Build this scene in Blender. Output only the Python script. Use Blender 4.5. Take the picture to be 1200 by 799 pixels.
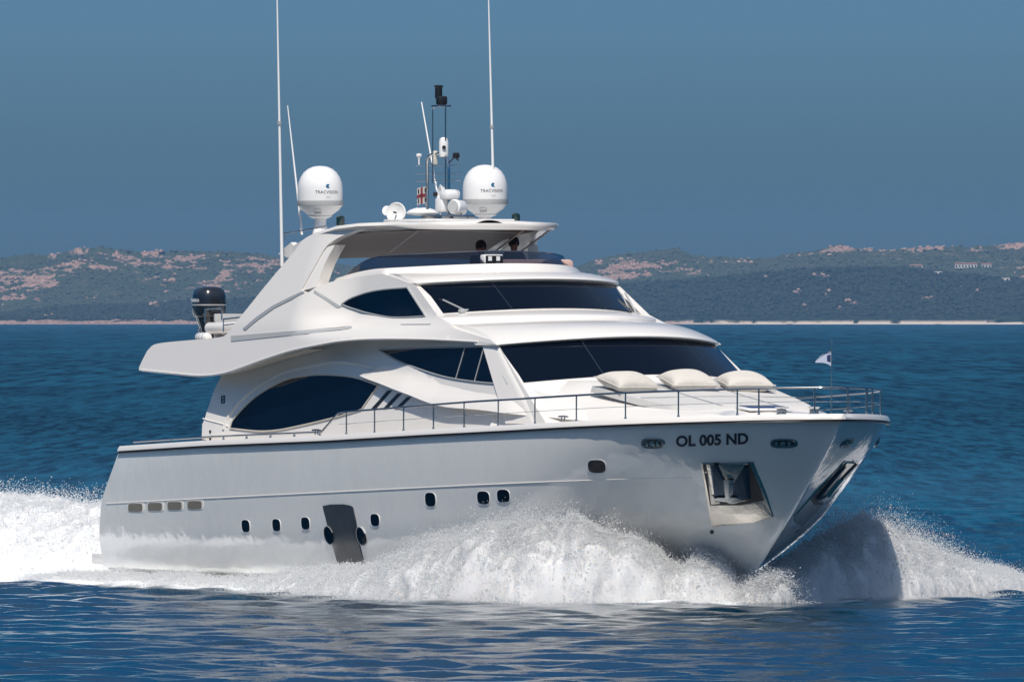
import bpy, bmesh, math, random
import numpy as np
from mathutils import Vector, Matrix, geometry
random.seed(7); rng = np.random.default_rng(7)
C = bpy.context.scene.collection
R = math.radians
for o in list(bpy.data.objects): bpy.data.objects.remove(o)

# ------------------------------------------------------------------ camera, world, sun
SC = bpy.context.scene
F, HY, CX, CH = 14000., 374., 600., 5.1
cd = bpy.data.cameras.new('camera'); cam = bpy.data.objects.new('camera', cd); C.objects.link(cam)
cd.sensor_width = 36; cd.lens = F/1200*36; cd.clip_start = 1; cd.clip_end = 60000
cd.shift_y = -(399.5-HY)/1200
cam.location = (0, 0, CH); cam.rotation_euler = (R(90), 0, 0)
SC.camera = cam
SUN_EL, SUN_AZ = R(54), math.atan2(-.14, -1.0)
sdir = Vector((math.sin(SUN_AZ)*math.cos(SUN_EL), math.cos(SUN_AZ)*math.cos(SUN_EL), math.sin(SUN_EL)))
sl = bpy.data.lights.new('sun', 'SUN'); sl.energy = 4.2; sl.angle = R(.55); sl.color = (1, .93, .84)
so = bpy.data.objects.new('sun', sl); C.objects.link(so); so.rotation_euler = sdir.to_track_quat('Z', 'Y').to_euler()
so.location = (0, 0, 50)
W = bpy.data.worlds.new('World'); SC.world = W; W.use_nodes = True
nt = W.node_tree; nt.nodes.clear()
wo = nt.nodes.new('ShaderNodeOutputWorld'); bg = nt.nodes.new('ShaderNodeBackground')
sk = nt.nodes.new('ShaderNodeTexSky'); sk.sky_type = 'NISHITA'; sk.sun_disc = False
sk.sun_elevation = SUN_EL; sk.sun_rotation = SUN_AZ; sk.dust_density = .6; sk.ozone_density = 2.0; sk.air_density = 1.0
tint = nt.nodes.new('ShaderNodeMix'); tint.data_type = 'RGBA'; tint.blend_type = 'MULTIPLY'; tint.inputs[0].default_value = 1
# deep polarised sky low over the horizon, lighter higher up
tc = nt.nodes.new('ShaderNodeTexCoord'); sx = nt.nodes.new('ShaderNodeSeparateXYZ')
rp = nt.nodes.new('ShaderNodeValToRGB')
rp.color_ramp.elements[0].position = 0.0; rp.color_ramp.elements[0].color = (.088, .156, .255, 1)
rp.color_ramp.elements[1].position = 1.0; rp.color_ramp.elements[1].color = (1, .94, .85, 1)
for p_, c_ in [(.012, (.095, .184, .310, 1)), (.025, (.118, .240, .445, 1)), (.04, (.10, .215, .40, 1)), (.07, (.010, .115, .22, 1)), (.16, (.014, .14, .28, 1)), (.32, (.34, .45, .56, 1)), (.55, (.98, .94, .86, 1))]:
    e_ = rp.color_ramp.elements.new(p_); e_.color = c_
nt.links.new(tc.outputs['Generated'], sx.inputs[0]); nt.links.new(sx.outputs['Z'], rp.inputs[0])
nt.links.new(sk.outputs[0], tint.inputs[6]); nt.links.new(rp.outputs[0], tint.inputs[7])
nt.links.new(tint.outputs[2], bg.inputs[0]); bg.inputs[1].default_value = .14
nt.links.new(bg.outputs[0], wo.inputs[0])
vs = SC.view_settings; vs.view_transform = 'Standard'; vs.look = 'None'; vs.gamma = 1; vs.exposure = 0; vs.use_curve_mapping = False
SC.cycles.max_bounces = 8; SC.cycles.volume_bounces = 0; SC.cycles.transparent_max_bounces = 12

# ------------------------------------------------------------------ boat frame: X forward, Y port, Z up
A = R(63); hd = (math.cos(A), -math.sin(A)); pd = (math.sin(A), math.cos(A)); L = 25.4
OX, OY = (988-CX)/62.3-L*hd[0], F/62.3-L*hd[1]
def wpt(X, Y, Z): return Vector((OX+X*hd[0]+Y*pd[0], OY+X*hd[1]+Y*pd[1], Z))
def inv(px, py, Y):
    k = (px-CX)/F
    X = (k*(OY+Y*pd[1])-OX-Y*pd[0])/(hd[0]-k*hd[1])
    return X, CH-(py-HY)*(OY+X*hd[1]+Y*pd[1])/F
def fwd(X, Y, Z):
    w = wpt(X, Y, Z); return CX+F*w.x/w.y, HY+F*(CH-Z)/w.y
def on(px, py, f, y0=-3.7, y1=0.2):            # first meeting of a sight line with the starboard surface y = f(X, Z)
    n = 80; pv = None
    for i in range(n+1):
        Y = y0+(y1-y0)*i/n; X, Z = inv(px, py, Y); d = f(X, Z)-Y
        if d <= 0:
            a, b = (Y-(y1-y0)/n, Y) if i else (Y, Y)
            for _ in range(22):
                m = (a+b)/2; X, Z = inv(px, py, m)
                if f(X, Z)-m <= 0: b = m
                else: a = m
            X, Z = inv(px, py, b); return X, Z
    return inv(px, py, -2.6)

# ------------------------------------------------------------------ helpers
def tag(o, label=None, cat=None, group=None, kind=None):
    if label: o['label'] = label
    if cat: o['category'] = cat
    if group: o['group'] = group
    if kind: o['kind'] = kind
    return o
def link(name, me, m=None, parent=None, smooth=True, ang=35):
    if m and not me.materials: me.materials.append(m)
    o = bpy.data.objects.new(name, me); C.objects.link(o)
    if parent: o.parent = parent
    if smooth:
        for p in me.polygons: p.use_smooth = True
        try: me.set_sharp_from_angle(angle=R(ang))
        except Exception: pass
    return o
def empty(name, loc, rz=0, parent=None):
    o = bpy.data.objects.new(name, None); C.objects.link(o); o.location = loc; o.rotation_euler = (0, 0, rz)
    o.empty_display_size = .2
    if parent: o.parent = parent
    return o
class MB:
    def __init__(s): s.v = []; s.f = []
    def add(s, v, f):
        n = len(s.v); s.v += [tuple(p) for p in v]; s.f += [tuple(i+n for i in q) for q in f]; return s
    def box(s, c, d, bev=0, rot=None):
        bm = bmesh.new(); bmesh.ops.create_cube(bm, size=1)
        for v in bm.verts: v.co = Vector((v.co.x*d[0], v.co.y*d[1], v.co.z*d[2]))
        if bev: bmesh.ops.bevel(bm, geom=bm.edges[:], offset=bev, segments=2, affect='EDGES', profile=.5)
        M = (rot or Matrix.Identity(3)).to_4x4(); M.translation = Vector(c)
        s.add([M@v.co for v in bm.verts], [[v.index for v in f.verts] for f in bm.faces]) if bm.verts.index_update() is None else 0
        bm.free(); return s
    def tube(s, pts, r, n=8, closed=False, cap=True):
        pts = [Vector(p) for p in pts]; m = len(pts); rr = r if isinstance(r, (list, tuple)) else [r]*m
        rings = []; up = None
        for i, p in enumerate(pts):
            a = pts[(i-1) % m] if closed or i else p; b = pts[(i+1) % m] if closed or i < m-1 else p
            t = (b-a).normalized() if (b-a).length else Vector((0, 0, 1))
            if up is None: up = t.orthogonal().normalized()
            up = (up-t*up.dot(t)); up = up.normalized() if up.length > 1e-6 else t.orthogonal().normalized()
            w = t.cross(up)
            rings.append([p+(up*math.cos(2*math.pi*k/n)+w*math.sin(2*math.pi*k/n))*rr[i] for k in range(n)])
        v = [q for r_ in rings for q in r_]; f = []
        for i in range(m if closed else m-1):
            for k in range(n):
                a = i*n+k; b = i*n+(k+1) % n; c = ((i+1) % m)*n+(k+1) % n; d = ((i+1) % m)*n+k
                f.append((a, b, c, d))
        if cap and not closed: f.append(tuple(range(n))[::-1]); f.append(tuple((m-1)*n+k for k in range(n)))
        return s.add(v, f)
    def lathe(s, prof, c, n=24, axis=(0, 0, 1), cap=True):
        q = Vector((0, 0, 1)).rotation_difference(Vector(axis)).to_matrix(); c = Vector(c)
        v = [c+q@Vector((r*math.cos(2*math.pi*k/n), r*math.sin(2*math.pi*k/n), z)) for r, z in prof for k in range(n)]
        f = [(i*n+k, i*n+(k+1) % n, (i+1)*n+(k+1) % n, (i+1)*n+k) for i in range(len(prof)-1) for k in range(n)]
        if cap: f.append(tuple(range(n))[::-1]); f.append(tuple((len(prof)-1)*n+k for k in range(n)))
        return s.add(v, f)
    def grid(s, rows, flip=False, wrap=False):
        n = len(rows[0]); v = [p for r in rows for p in r]; f = []
        for i in range(len(rows)-1):
            for k in range(n if wrap else n-1):
                k2 = (k+1) % n
                q = (i*n+k, i*n+k2, (i+1)*n+k2, (i+1)*n+k); f.append(q[::-1] if flip else q)
        return s.add(v, f)
    def mesh(s, name):
        me = bpy.data.meshes.new(name); me.from_pydata([tuple(p) for p in s.v], [], s.f); me.validate(); me.update(); return me
    def build(s, name, m, parent=None, smooth=True, ang=35, fix=True):
        me = s.mesh(name)
        if fix:
            bm = bmesh.new(); bm.from_mesh(me); bmesh.ops.remove_doubles(bm, verts=bm.verts, dist=1e-5)
            bmesh.ops.recalc_face_normals(bm, faces=bm.faces); bm.to_mesh(me); bm.free()
        return link(name, me, m, parent, smooth, ang)
def cr(P, n=8):
    """smooth open curve through P; an item with a third value 1 is a hard corner"""
    out = []; m = len(P)
    for i in range(m-1):
        p1, p2 = P[i], P[i+1]
        p0 = P[i-1] if i and not (len(p1) > 2 and p1[2]) else p1
        p3 = P[i+2] if i < m-2 and not (len(p2) > 2 and p2[2]) else p2
        for k in range(n):
            t = k/n
            out.append(tuple(.5*((2*p1[j])+(-p0[j]+p2[j])*t+(2*p0[j]-5*p1[j]+4*p2[j]-p3[j])*t*t+(-p0[j]+3*p1[j]-3*p2[j]+p3[j])*t**3) for j in (0, 1)))
    out.append(tuple(P[-1][:2])); return out
def loop(P, n=6): return cr(list(P)+[P[0]], n)[:-1]
def skin(outline, f, th=.04, res=.16, off=0., mirror=None, holes=()):
    """closed outline in (X, Z) laid on y=f(X,Z), th thick inwards. Returns MB"""
    P = [Vector(p[:2]) for p in outline]
    xs = [p.x for p in P]; zs = [p.y for p in P]
    pts = list(P); n = len(P); edges = [(i, (i+1) % n) for i in range(n)]
    def inside(q):
        c = False; j = n-1
        for i in range(n):
            a, b = P[i], P[j]
            if (a.y > q[1]) != (b.y > q[1]) and q[0] < (b.x-a.x)*(q[1]-a.y)/(b.y-a.y)+a.x: c = not c
            j = i
        return c
    x = math.floor(min(xs)/res)*res
    while x < max(xs):
        z = math.floor(min(zs)/res)*res; 
        while z < max(zs):
            q = Vector((x+.003, z+.002))
            if inside(q) and min((q-p).length for p in P) > res*.4: pts.append(q)
            z += res
        x += res
    v2, e2, f2, *_ = geometry.delaunay_2d_cdt(pts, edges, [list(range(n))], 1, 1e-5)
    mb = MB(); m = len(v2)
    vo = [(p.x, f(p.x, p.y)-off, p.y) for p in v2]; vi = [(a, b+th, c) for a, b, c in vo]
    from collections import Counter
    cnt = Counter(); fs = []
    for t in f2:
        fs.append(tuple(t))
        for i in range(len(t)): cnt[tuple(sorted((t[i], t[(i+1) % len(t)])))] += 1
    faces = fs+[tuple(i+m for i in t[::-1]) for t in fs]
    for (a, b), k in cnt.items():
        if k == 1: faces.append((a, b, b+m, a+m))
    mb.add(vo+vi, faces)
    return mb
def mir(mb):
    o = MB(); o.v = [(a, -b, c) for a, b, c in mb.v]; o.f = [q[::-1] for q in mb.f]; return o
def px_out(P, f, n=5): return loop([tuple(on(p[0], p[1], f))+tuple(p[2:]) for p in P], n)

# ------------------------------------------------------------------ materials
def mat(name, col, rough=.5, metal=0, coat=0, spec=.5, noise=0, nscale=3, bump=0, bscale=20, alpha=1, sheen=0):
    m = bpy.data.materials.new(name); m.use_nodes = True; n = m.node_tree; b = n.nodes['Principled BSDF']
    b.inputs['Base Color'].default_value = (*col, 1); b.inputs['Roughness'].default_value = rough; b.inputs['Metallic'].default_value = metal
    b.inputs['Coat Weight'].default_value = coat; b.inputs['Coat Roughness'].default_value = .04; b.inputs['Specular IOR Level'].default_value = spec
    if noise or bump:
        t = n.nodes.new('ShaderNodeTexCoord')
    if noise:
        q = n.nodes.new('ShaderNodeTexNoise'); q.inputs['Scale'].default_value = nscale; q.inputs['Detail'].default_value = 5
        r = n.nodes.new('ShaderNodeMix'); r.data_type = 'RGBA'
        r.inputs[6].default_value = (*[c*(1-noise) for c in col], 1); r.inputs[7].default_value = (*[min(1, c*(1+noise)) for c in col], 1)
        n.links.new(t.outputs['Object'], q.inputs[0]); n.links.new(q.outputs[0], r.inputs[0]); n.links.new(r.outputs[2], b.inputs['Base Color'])
    if bump:
        q = n.nodes.new('ShaderNodeTexNoise'); q.inputs['Scale'].default_value = bscale; q.inputs['Detail'].default_value = 3
        bp = n.nodes.new('ShaderNodeBump'); bp.inputs['Strength'].default_value = bump; bp.inputs['Distance'].default_value = .02
        n.links.new(t.outputs['Object'], q.inputs[0]); n.links.new(q.outputs[0], bp.inputs['Height']); n.links.new(bp.outputs[0], b.inputs['Normal'])
    return m
white = mat('white_gelcoat', (.81, .775, .725), .28, coat=.5, noise=.02, nscale=1.5)
hullw = mat('hull_paint', (.82, .81, .775), .12, coat=1, noise=.045, nscale=.7, bump=.35, bscale=1.3)
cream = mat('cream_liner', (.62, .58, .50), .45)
_h = hullw.node_tree; _b = _h.nodes['Principled BSDF']
for _l in list(_b.inputs['Normal'].links): _h.links.new(_l.from_socket, _b.inputs['Coat Normal']); _bp = _l.from_node
for _l in list(_b.inputs['Normal'].links): _h.links.remove(_l)
_bp.inputs['Strength'].default_value = .8; _bp.inputs['Distance'].default_value = .06
_b.inputs['Coat IOR'].default_value = 1.7
dglass = mat('dark_tinted_glass', (.0008, .003, .009), .025, spec=.24)
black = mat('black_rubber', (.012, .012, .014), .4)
chrome = mat('stainless_steel', (.62, .62, .61), .16, metal=1)
steel = mat('brushed_steel', (.60, .565, .52), .16, metal=1, noise=.12, nscale=6, bump=.15, bscale=9)
dgseam = mat('dark_seam', (.03, .04, .06), .3)
dchrome = mat('dark_rail_steel', (.40, .41, .42), .22, metal=1)
grey = mat('grey_trim', (.33, .35, .36), .4)
lgrey = mat('light_grey_plastic', (.42, .43, .43), .45)
plast = mat('white_plastic', (.80, .80, .79), .3, coat=.2)
dgrey = mat('dark_grey_panel', (.030, .034, .042), .3, coat=.15, noise=.7, nscale=3)
navy = mat('navy_lettering', (.01, .015, .035), .4)
fabric = mat('pillow_fabric', (.60, .565, .51), .9, noise=.05, nscale=9, bump=.9, bscale=7)
pad = mat('sunpad_fabric', (.56, .55, .53), .85, noise=.05, nscale=8, bump=.2, bscale=40)
peach = mat('peach_cover', (.62, .42, .36), .7)
teak = mat('brown_headliner', (.15, .088, .058), .5, noise=.15, nscale=4)
engine = mat('outboard_black', (.012, .015, .02), .22, coat=.8)
skinm = mat('skin', (.35, .18, .12), .5)
hair = mat('dark_hair', (.015, .010, .008), .6)
cloth = mat('navy_shirt', (.012, .014, .03), .85)
bluegl = mat('blue_hatch_glass', (.01, .03, .12), .08)
def glass_tint():
    m = bpy.data.materials.new('tinted_wind_deflector'); m.use_nodes = True; n = m.node_tree; n.nodes.clear()
    o = n.nodes.new('ShaderNodeOutputMaterial'); tr = n.nodes.new('ShaderNodeBsdfTransparent'); tr.inputs[0].default_value = (.30, .31, .38, 1)
    gl = n.nodes.new('ShaderNodeBsdfGlossy'); gl.inputs['Roughness'].default_value = .03; fr = n.nodes.new('ShaderNodeFresnel'); mx = n.nodes.new('ShaderNodeMixShader')
    df = n.nodes.new('ShaderNodeBsdfDiffuse'); df.inputs[0].default_value = (.006, .010, .025, 1); m2 = n.nodes.new('ShaderNodeMixShader'); m2.inputs[0].default_value = .35
    n.links.new(tr.outputs[0], m2.inputs[1]); n.links.new(df.outputs[0], m2.inputs[2])
    n.links.new(fr.outputs[0], mx.inputs[0]); n.links.new(m2.outputs[0], mx.inputs[1]); n.links.new(gl.outputs[0], mx.inputs[2]); n.links.new(mx.outputs[0], o.inputs[0])
    return m
tglass = glass_tint()

# ------------------------------------------------------------------ noise for numpy
def _h(ix, iy, s):
    n = (ix.astype(np.int64)*374761393+iy.astype(np.int64)*668265263+s*1442695041) & 0x7fffffff
    n = ((n ^ (n >> 13))*1274126177) & 0x7fffffff; n = n ^ (n >> 16)
    return (n & 0xffff)/65535.
def vn(x, y, s=0):
    ix = np.floor(x); iy = np.floor(y); fx = x-ix; fy = y-iy; fx = fx*fx*(3-2*fx); fy = fy*fy*(3-2*fy)
    a = _h(ix, iy, s); b = _h(ix+1, iy, s); c = _h(ix, iy+1, s); d = _h(ix+1, iy+1, s)
    return (a*(1-fx)+b*fx)*(1-fy)+(c*(1-fx)+d*fx)*fy
def fbm(x, y, o=4, s=0, g=.5):
    t = 0; a = 1; w = 0
    for i in range(o): t = t+a*vn(x*2**i+i*17.3, y*2**i+i*9.1, s+i); w += a; a *= g
    return t/w
def np_mesh(name, co, quads):
    me = bpy.data.meshes.new(name); nv = len(co); nf = len(quads); k = quads.shape[1]
    me.vertices.add(nv); me.vertices.foreach_set('co', co.astype(np.float32).ravel())
    me.loops.add(nf*k); me.loops.foreach_set('vertex_index', quads.astype(np.int32).ravel())
    me.polygons.add(nf); me.polygons.foreach_set('loop_start', np.arange(0, nf*k, k, dtype=np.int32))
    me.update(calc_edges=True); return me
def grid_quads(ny, nx):
    i = np.arange(ny*nx).reshape(ny, nx)
    return np.stack([i[:-1, :-1], i[:-1, 1:], i[1:, 1:], i[1:, :-1]], -1).reshape(-1, 4)

# ------------------------------------------------------------------ sea
WL = -.30
ys = [-60.]; st = 6.
while ys[-1] < 150: ys.append(ys[-1]+3.0)
while ys[-1] < 300: ys.append(ys[-1]+.16)
while ys[-1] < 16500: ys.append(ys[-1]+max(.16, (ys[-1]-298)*.012))
xs = [0.]
while xs[-1] < 24: xs.append(xs[-1]+.17)
while xs[-1] < 4500: xs.append(xs[-1]+max(.17, (xs[-1]-23)*.05))
xs = np.array([-q for q in xs[::-1]][:-1]+xs); ys = np.array(ys)
XX, YY = np.meshgrid(xs, ys); ZZ = np.zeros_like(XX)
dy = np.gradient(ys)[:, None]; dx = np.gradient(xs)[None, :]; cell = np.maximum(dx, dy)
r2 = np.random.default_rng(3)
for i in range(110):
    lam = .42*(11**r2.random()); k = 2*math.pi/lam; th = R(75)+r2.normal()*.75
    amp = .0030*lam*(.7+.6*r2.random())*(.55 if lam > 2.5 else 1)
    fade = np.clip((lam/cell-3)/3, 0, 1)
    ph = k*(XX*math.cos(th)+YY*math.sin(th))+r2.random()*6.28
    ZZ += amp*fade*(np.sin(ph)+.25*np.sin(2*ph+.6))
patch = .45+1.1*fbm(XX/16, YY/30, 3, 5)
nearcalm = np.clip((YY-150)/90, 0, 1)
ZZ *= patch*(.42+.75*nearcalm)
# boat frame coordinates of every sea vertex
BX = (XX-OX)*hd[0]+(YY-OY)*hd[1]; BY = (XX-OX)*pd[0]+(YY-OY)*pd[1]
def band(bx, by, path, wd):
    d = np.full(bx.shape, 1e9)
    for (x0, y0), (x1, y1) in zip(path[:-1], path[1:]):
        vx, vy = x1-x0, y1-y0; t = np.clip(((bx-x0)*vx+(by-y0)*vy)/(vx*vx+vy*vy), 0, 1)
        d = np.minimum(d, np.hypot(bx-x0-t*vx, by-y0-t*vy))
    return np.clip(1-d/wd, 0, 1)
near = (np.abs(XX) < 90) & (YY > 150) & (YY < 620)
foam = np.zeros_like(XX)
bx, by = BX[near], BY[near]
fs_ = np.maximum.reduce([band(bx, by, [(21.4, -1), (20.2, -3.4), (15, -4.2), (8, -3.6), (0, -3.7), (-8, -5), (-30, -10), (-60, -15)], 2.0),
                         band(bx, by, [(21.4, 1), (19, 4), (16.5, 7), (14, 9.5), (6, 12), (-8, 15), (-40, 22)], 2.4)*.85,
                         band(bx, by, [(-1, 0), (-10, 0), (-40, 1)], 5.5)*1.6, band(bx, by, [(-20, 3), (-70, 10), (-160, 20)], 12)*1.1,
                         band(bx, by, [(8, 8), (-10, 10), (-60, 16), (-150, 26)], 5)*.8])
nz = fbm(bx*.55, by*1.3, 5, 40, .6)
foam[near] = np.clip((fs_*1.5+nz*1.5-1.18)*1.8, 0, 1)*(fs_ > .02)
cuts = np.zeros_like(XX)
wk = np.zeros_like(XX)
wk[near] = .35*band(bx, by, [(-2, 0), (-16, 0)], 5)*fbm(bx*.9, by*.9, 4, 3)
hullmask = (BX > -1.3) & (BX < 21.0) & (np.abs(BY) < 2.3*np.clip((21.5-BX)/7, 0, 1)**.6)
ZZ = ZZ+wk+WL-.5*hullmask
co = np.stack([XX, YY, ZZ], -1).reshape(-1, 3)
me = np_mesh('sea', co, grid_quads(len(ys), len(xs)))
at = me.attributes.new('foam', 'FLOAT', 'POINT'); at.data.foreach_set('value', foam.ravel().astype(np.float32))
def sea_mat():
    m = bpy.data.materials.new('sea_water'); m.use_nodes = True; n = m.node_tree; b = n.nodes['Principled BSDF']; l = n.links
    b.inputs['Roughness'].default_value = .07; b.inputs['IOR'].default_value = 1.333
    g = n.nodes.new('ShaderNodeNewGeometry')
    def ns(scale, sx=1, sy=1, det=4, rg=.55):
        mp = n.nodes.new('ShaderNodeMapping'); mp.inputs['Scale'].default_value = (sx, sy, 1)
        q = n.nodes.new('ShaderNodeTexNoise'); q.inputs['Scale'].default_value = scale; q.inputs['Detail'].default_value = det; q.inputs['Roughness'].default_value = rg
        l.new(g.outputs['Position'], mp.inputs[0]); l.new(mp.outputs[0], q.inputs[0]); return q
    mid = ns(.9, 1, .55, 5, .6); fine = ns(3.2, 1, .7, 5, .6)
    la = ns(2.0, 1, .045, 3, .6); lb = ns(.62, 1, .035, 3, .6); lc = ns(.17, 1, .025, 3, .6); gust = ns(.02, 1, .25, 3, .5)
    sp = n.nodes.new('ShaderNodeSeparateXYZ'); l.new(g.outputs['Position'], sp.inputs[0])
    def wmap(a, c, u=0., v=1.):
        q = n.nodes.new('ShaderNodeMapRange'); q.inputs[1].default_value = a; q.inputs[2].default_value = c; q.inputs[3].default_value = u; q.inputs[4].default_value = v; l.new(sp.outputs['Y'], q.inputs[0]); return q
    def mixf(f, p, q):
        m_ = n.nodes.new('ShaderNodeMix'); l.new(f.outputs[0], m_.inputs[0]); l.new(p, m_.inputs[2]); l.new(q, m_.inputs[3]); return m_.outputs[0]
    rip = mixf(wmap(1600, 4200), mixf(wmap(550, 1100), la.outputs[0], lb.outputs[0]), lc.outputs[0])
    big_ = n.nodes.new('ShaderNodeMath'); big_.operation = 'MULTIPLY_ADD'; big_.inputs[1].default_value = .35; l.new(gust.outputs[0], big_.inputs[0]); l.new(rip, big_.inputs[2])
    big = n.nodes.new('ShaderNodeMapRange'); big.inputs[1].default_value = .55; big.inputs[2].default_value = .82; l.new(big_.outputs[0], big.inputs[0])
    far = ns(.35, 1, .30, 7, .66)
    # water colour, with dark and sky-bright ripple facets painted into it
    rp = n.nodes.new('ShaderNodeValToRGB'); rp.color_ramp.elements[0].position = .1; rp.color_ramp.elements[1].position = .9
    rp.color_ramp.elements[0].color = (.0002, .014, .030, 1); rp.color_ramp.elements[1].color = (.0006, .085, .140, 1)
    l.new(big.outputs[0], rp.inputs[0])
    fo = n.nodes.new('ShaderNodeAttribute'); fo.attribute_name = 'foam'
    fn = ns(5, 1, .8, 6, .7)
    ad = n.nodes.new('ShaderNodeMath'); ad.operation = 'MULTIPLY_ADD'; ad.inputs[1].default_value = 1.6; l.new(fo.outputs['Fac'], ad.inputs[0])
    sb = n.nodes.new('ShaderNodeMath'); sb.operation = 'SUBTRACT'; sb.inputs[1].default_value = .75; l.new(fn.outputs[0], sb.inputs[0]); l.new(sb.outputs[0], ad.inputs[2])
    cl = n.nodes.new('ShaderNodeClamp'); l.new(ad.outputs[0], cl.inputs[0])
    # bump
    sd = n.nodes.new('ShaderNodeMath'); sd.operation = 'MULTIPLY_ADD'; sd.inputs[1].default_value = .35; l.new(fine.outputs[0], sd.inputs[0]); l.new(mid.outputs[0], sd.inputs[2])
    bp = n.nodes.new('ShaderNodeBump'); bp.inputs['Strength'].default_value = .5; bp.inputs['Distance'].default_value = .07; l.new(sd.outputs[0], bp.inputs['Height'])
    # far chop that the mesh no longer carries, growing with distance
    mr = n.nodes.new('ShaderNodeMapRange'); mr.inputs[1].default_value = 225; mr.inputs[2].default_value = 520; mr.inputs[3].default_value = .02; mr.inputs[4].default_value = 1
    l.new(sp.outputs['Y'], mr.inputs[0])
    fs2 = n.nodes.new('ShaderNodeMath'); fs2.operation = 'MULTIPLY_ADD'; fs2.inputs[1].default_value = .5; l.new(big_.outputs[0], fs2.inputs[0]); l.new(far.outputs[0], fs2.inputs[2])
    b2 = n.nodes.new('ShaderNodeBump'); b2.inputs['Distance'].default_value = 2.6; l.new(fs2.outputs[0], b2.inputs['Height'])
    rr = n.nodes.new('ShaderNodeMapRange'); rr.inputs[1].default_value = 230; rr.inputs[2].default_value = 600; rr.inputs[3].default_value = .07; rr.inputs[4].default_value = .30; l.new(sp.outputs['Y'], rr.inputs[0]); l.new(rr.outputs[0], b.inputs['Roughness'])
    sl_ = n.nodes.new('ShaderNodeMix'); l.new(wmap(240, 420).outputs[0], sl_.inputs[0]); sl_.inputs[2].default_value = .5; sv = n.nodes.new('ShaderNodeMapRange'); sv.inputs[3].default_value = .05; sv.inputs[4].default_value = .55; l.new(big.outputs[0], sv.inputs[0]); l.new(sv.outputs[0], sl_.inputs[3]); l.new(sl_.outputs[0], b.inputs['Specular IOR Level']); l.new(mr.outputs[0], b2.inputs['Strength']); l.new(bp.outputs[0], b2.inputs['Normal'])
    l.new(b2.outputs[0], b.inputs['Normal'])
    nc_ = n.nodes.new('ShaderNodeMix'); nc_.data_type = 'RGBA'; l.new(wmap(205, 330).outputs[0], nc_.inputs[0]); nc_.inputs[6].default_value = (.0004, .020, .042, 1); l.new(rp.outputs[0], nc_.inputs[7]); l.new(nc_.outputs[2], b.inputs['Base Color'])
    d = n.nodes.new('ShaderNodeBsdfDiffuse'); d.inputs[0].default_value = (.82, .84, .85, 1)
    mx = n.nodes.new('ShaderNodeMixShader'); l.new(cl.outputs[0], mx.inputs[0]); l.new(b.outputs[0], mx.inputs[1]); l.new(d.outputs[0], mx.inputs[2])
    l.new(mx.outputs[0], n.nodes['Material Output'].inputs[0])
    return m
tag(link('sea', me, sea_mat(), ang=180), kind='structure')

# ------------------------------------------------------------------ hills on the far shore
def prof(P, d):
    a = np.array(P, float); return (a[:, 0]-CX)/F*d, CH+(HY-a[:, 1])/F*d
bx_, bz_ = prof([(-600, 330), (-300, 318), (-100, 312), (0, 305), (20, 300), (40, 299), (60, 301), (80, 295), (100, 291), (120, 290), (145, 295), (165, 297), (210, 295), (260, 296), (310, 299), (350, 306), (420, 314), (500, 322), (600, 322), (680, 313), (700, 304), (740, 297), (795, 292), (812, 300), (850, 303), (900, 304), (930, 298), (960, 295), (985, 287), (1003, 294), (1050, 294), (1100, 291), (1150, 290), (1200, 287), (1300, 284), (1600, 290), (2000, 320)], 14000)
fx_, fz_ = prof([(-600, 372), (0, 371), (30, 366), (100, 360), (160, 358), (230, 354), (300, 352), (450, 350), (600, 348), (680, 342), (740, 334), (800, 330), (860, 325), (930, 318), (1000, 315), (1060, 316), (1120, 322), (1200, 330), (1400, 335), (2000, 350)], 13100)
HXC = np.arange(-1300, 1302, 2.6); HXL = np.arange(-3400, -1303, 9.); NL = len(HXL); hx = np.concatenate([HXL, HXC, -HXL[::-1]+2]); hy = np.arange(12560, 14500, 4.0); HX, HYY = np.meshgrid(hx, hy)
back = np.interp(HX*14000/14000, bx_, bz_); front = np.interp(HX, fx_, fz_)
shore = 12600+10*(fbm(HX/90, HYY*0+1, 3, 9)-.5)
t1 = np.clip((HYY-shore)/(13100-shore), 0, 1); t2 = np.clip((HYY-13150)/850, 0, 1)
leftness = np.clip((-HX-150)/150, 0, 1)
beach = -.2+.8*np.interp(HX, *prof([(-600, 372), (0, 371), (22, 371), (40, 376), (60, 374.5), (80, 377), (150, 377), (230, 377.5), (400, 378.5), (790, 378), (810, 375.5), (840, 376), (900, 377.5), (1150, 377.5), (1180, 372), (1200, 371), (1300, 373), (2000, 375)], 12620))
land = beach*np.clip((HYY-shore)/22, 0, 1)
fr = land+(front-beach)*np.clip(t1*1.02, 0, 1)**.85*(t1 > .03)
bk = (back-front)*(t2*t2*(3-2*t2))
bk = np.where(bk < 0, bk, bk)
bk *= (.86+.28*fbm(HX/120, HYY/160, 4, 21)*np.sin(np.clip(t2, 0, 1)*3.1)+.14*0)
HZ = np.where(HYY < 14000, fr+bk, back+(HYY-14000)*-.02)
ridgy = fbm(HX/70, HYY/90, 5, 30)
HZ += (ridgy-.5)*10*np.sin(np.clip(t1, 0, 1)*2.6)*.35+np.where(t2 > 0, (ridgy-.5)*12*np.sin(t2*3.14), 0)
lump = np.maximum(fbm(HX/7, HYY/9, 2, 55), 0)
HZ += (lump-.5)*5.0*np.clip((HYY-shore-35)/60, 0, 1)
HZ += (fbm(HX/2.9, HYY/4, 2, 77)-.5)*2.2*np.clip((HYY-shore-12)/40, 0, 1)
HZ = np.where(HYY < shore, -1.5, HZ)
rockn = fbm(HX/42, HZ/9+HYY/110, 5, 60, .62)
rk_back = np.clip((.5*rockn+.5*fbm(HX/11, HZ/4+HYY/40, 4, 63, .6)-.50)*14, 0, 1)*np.clip(t2*3-.1, 0, 1)
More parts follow.
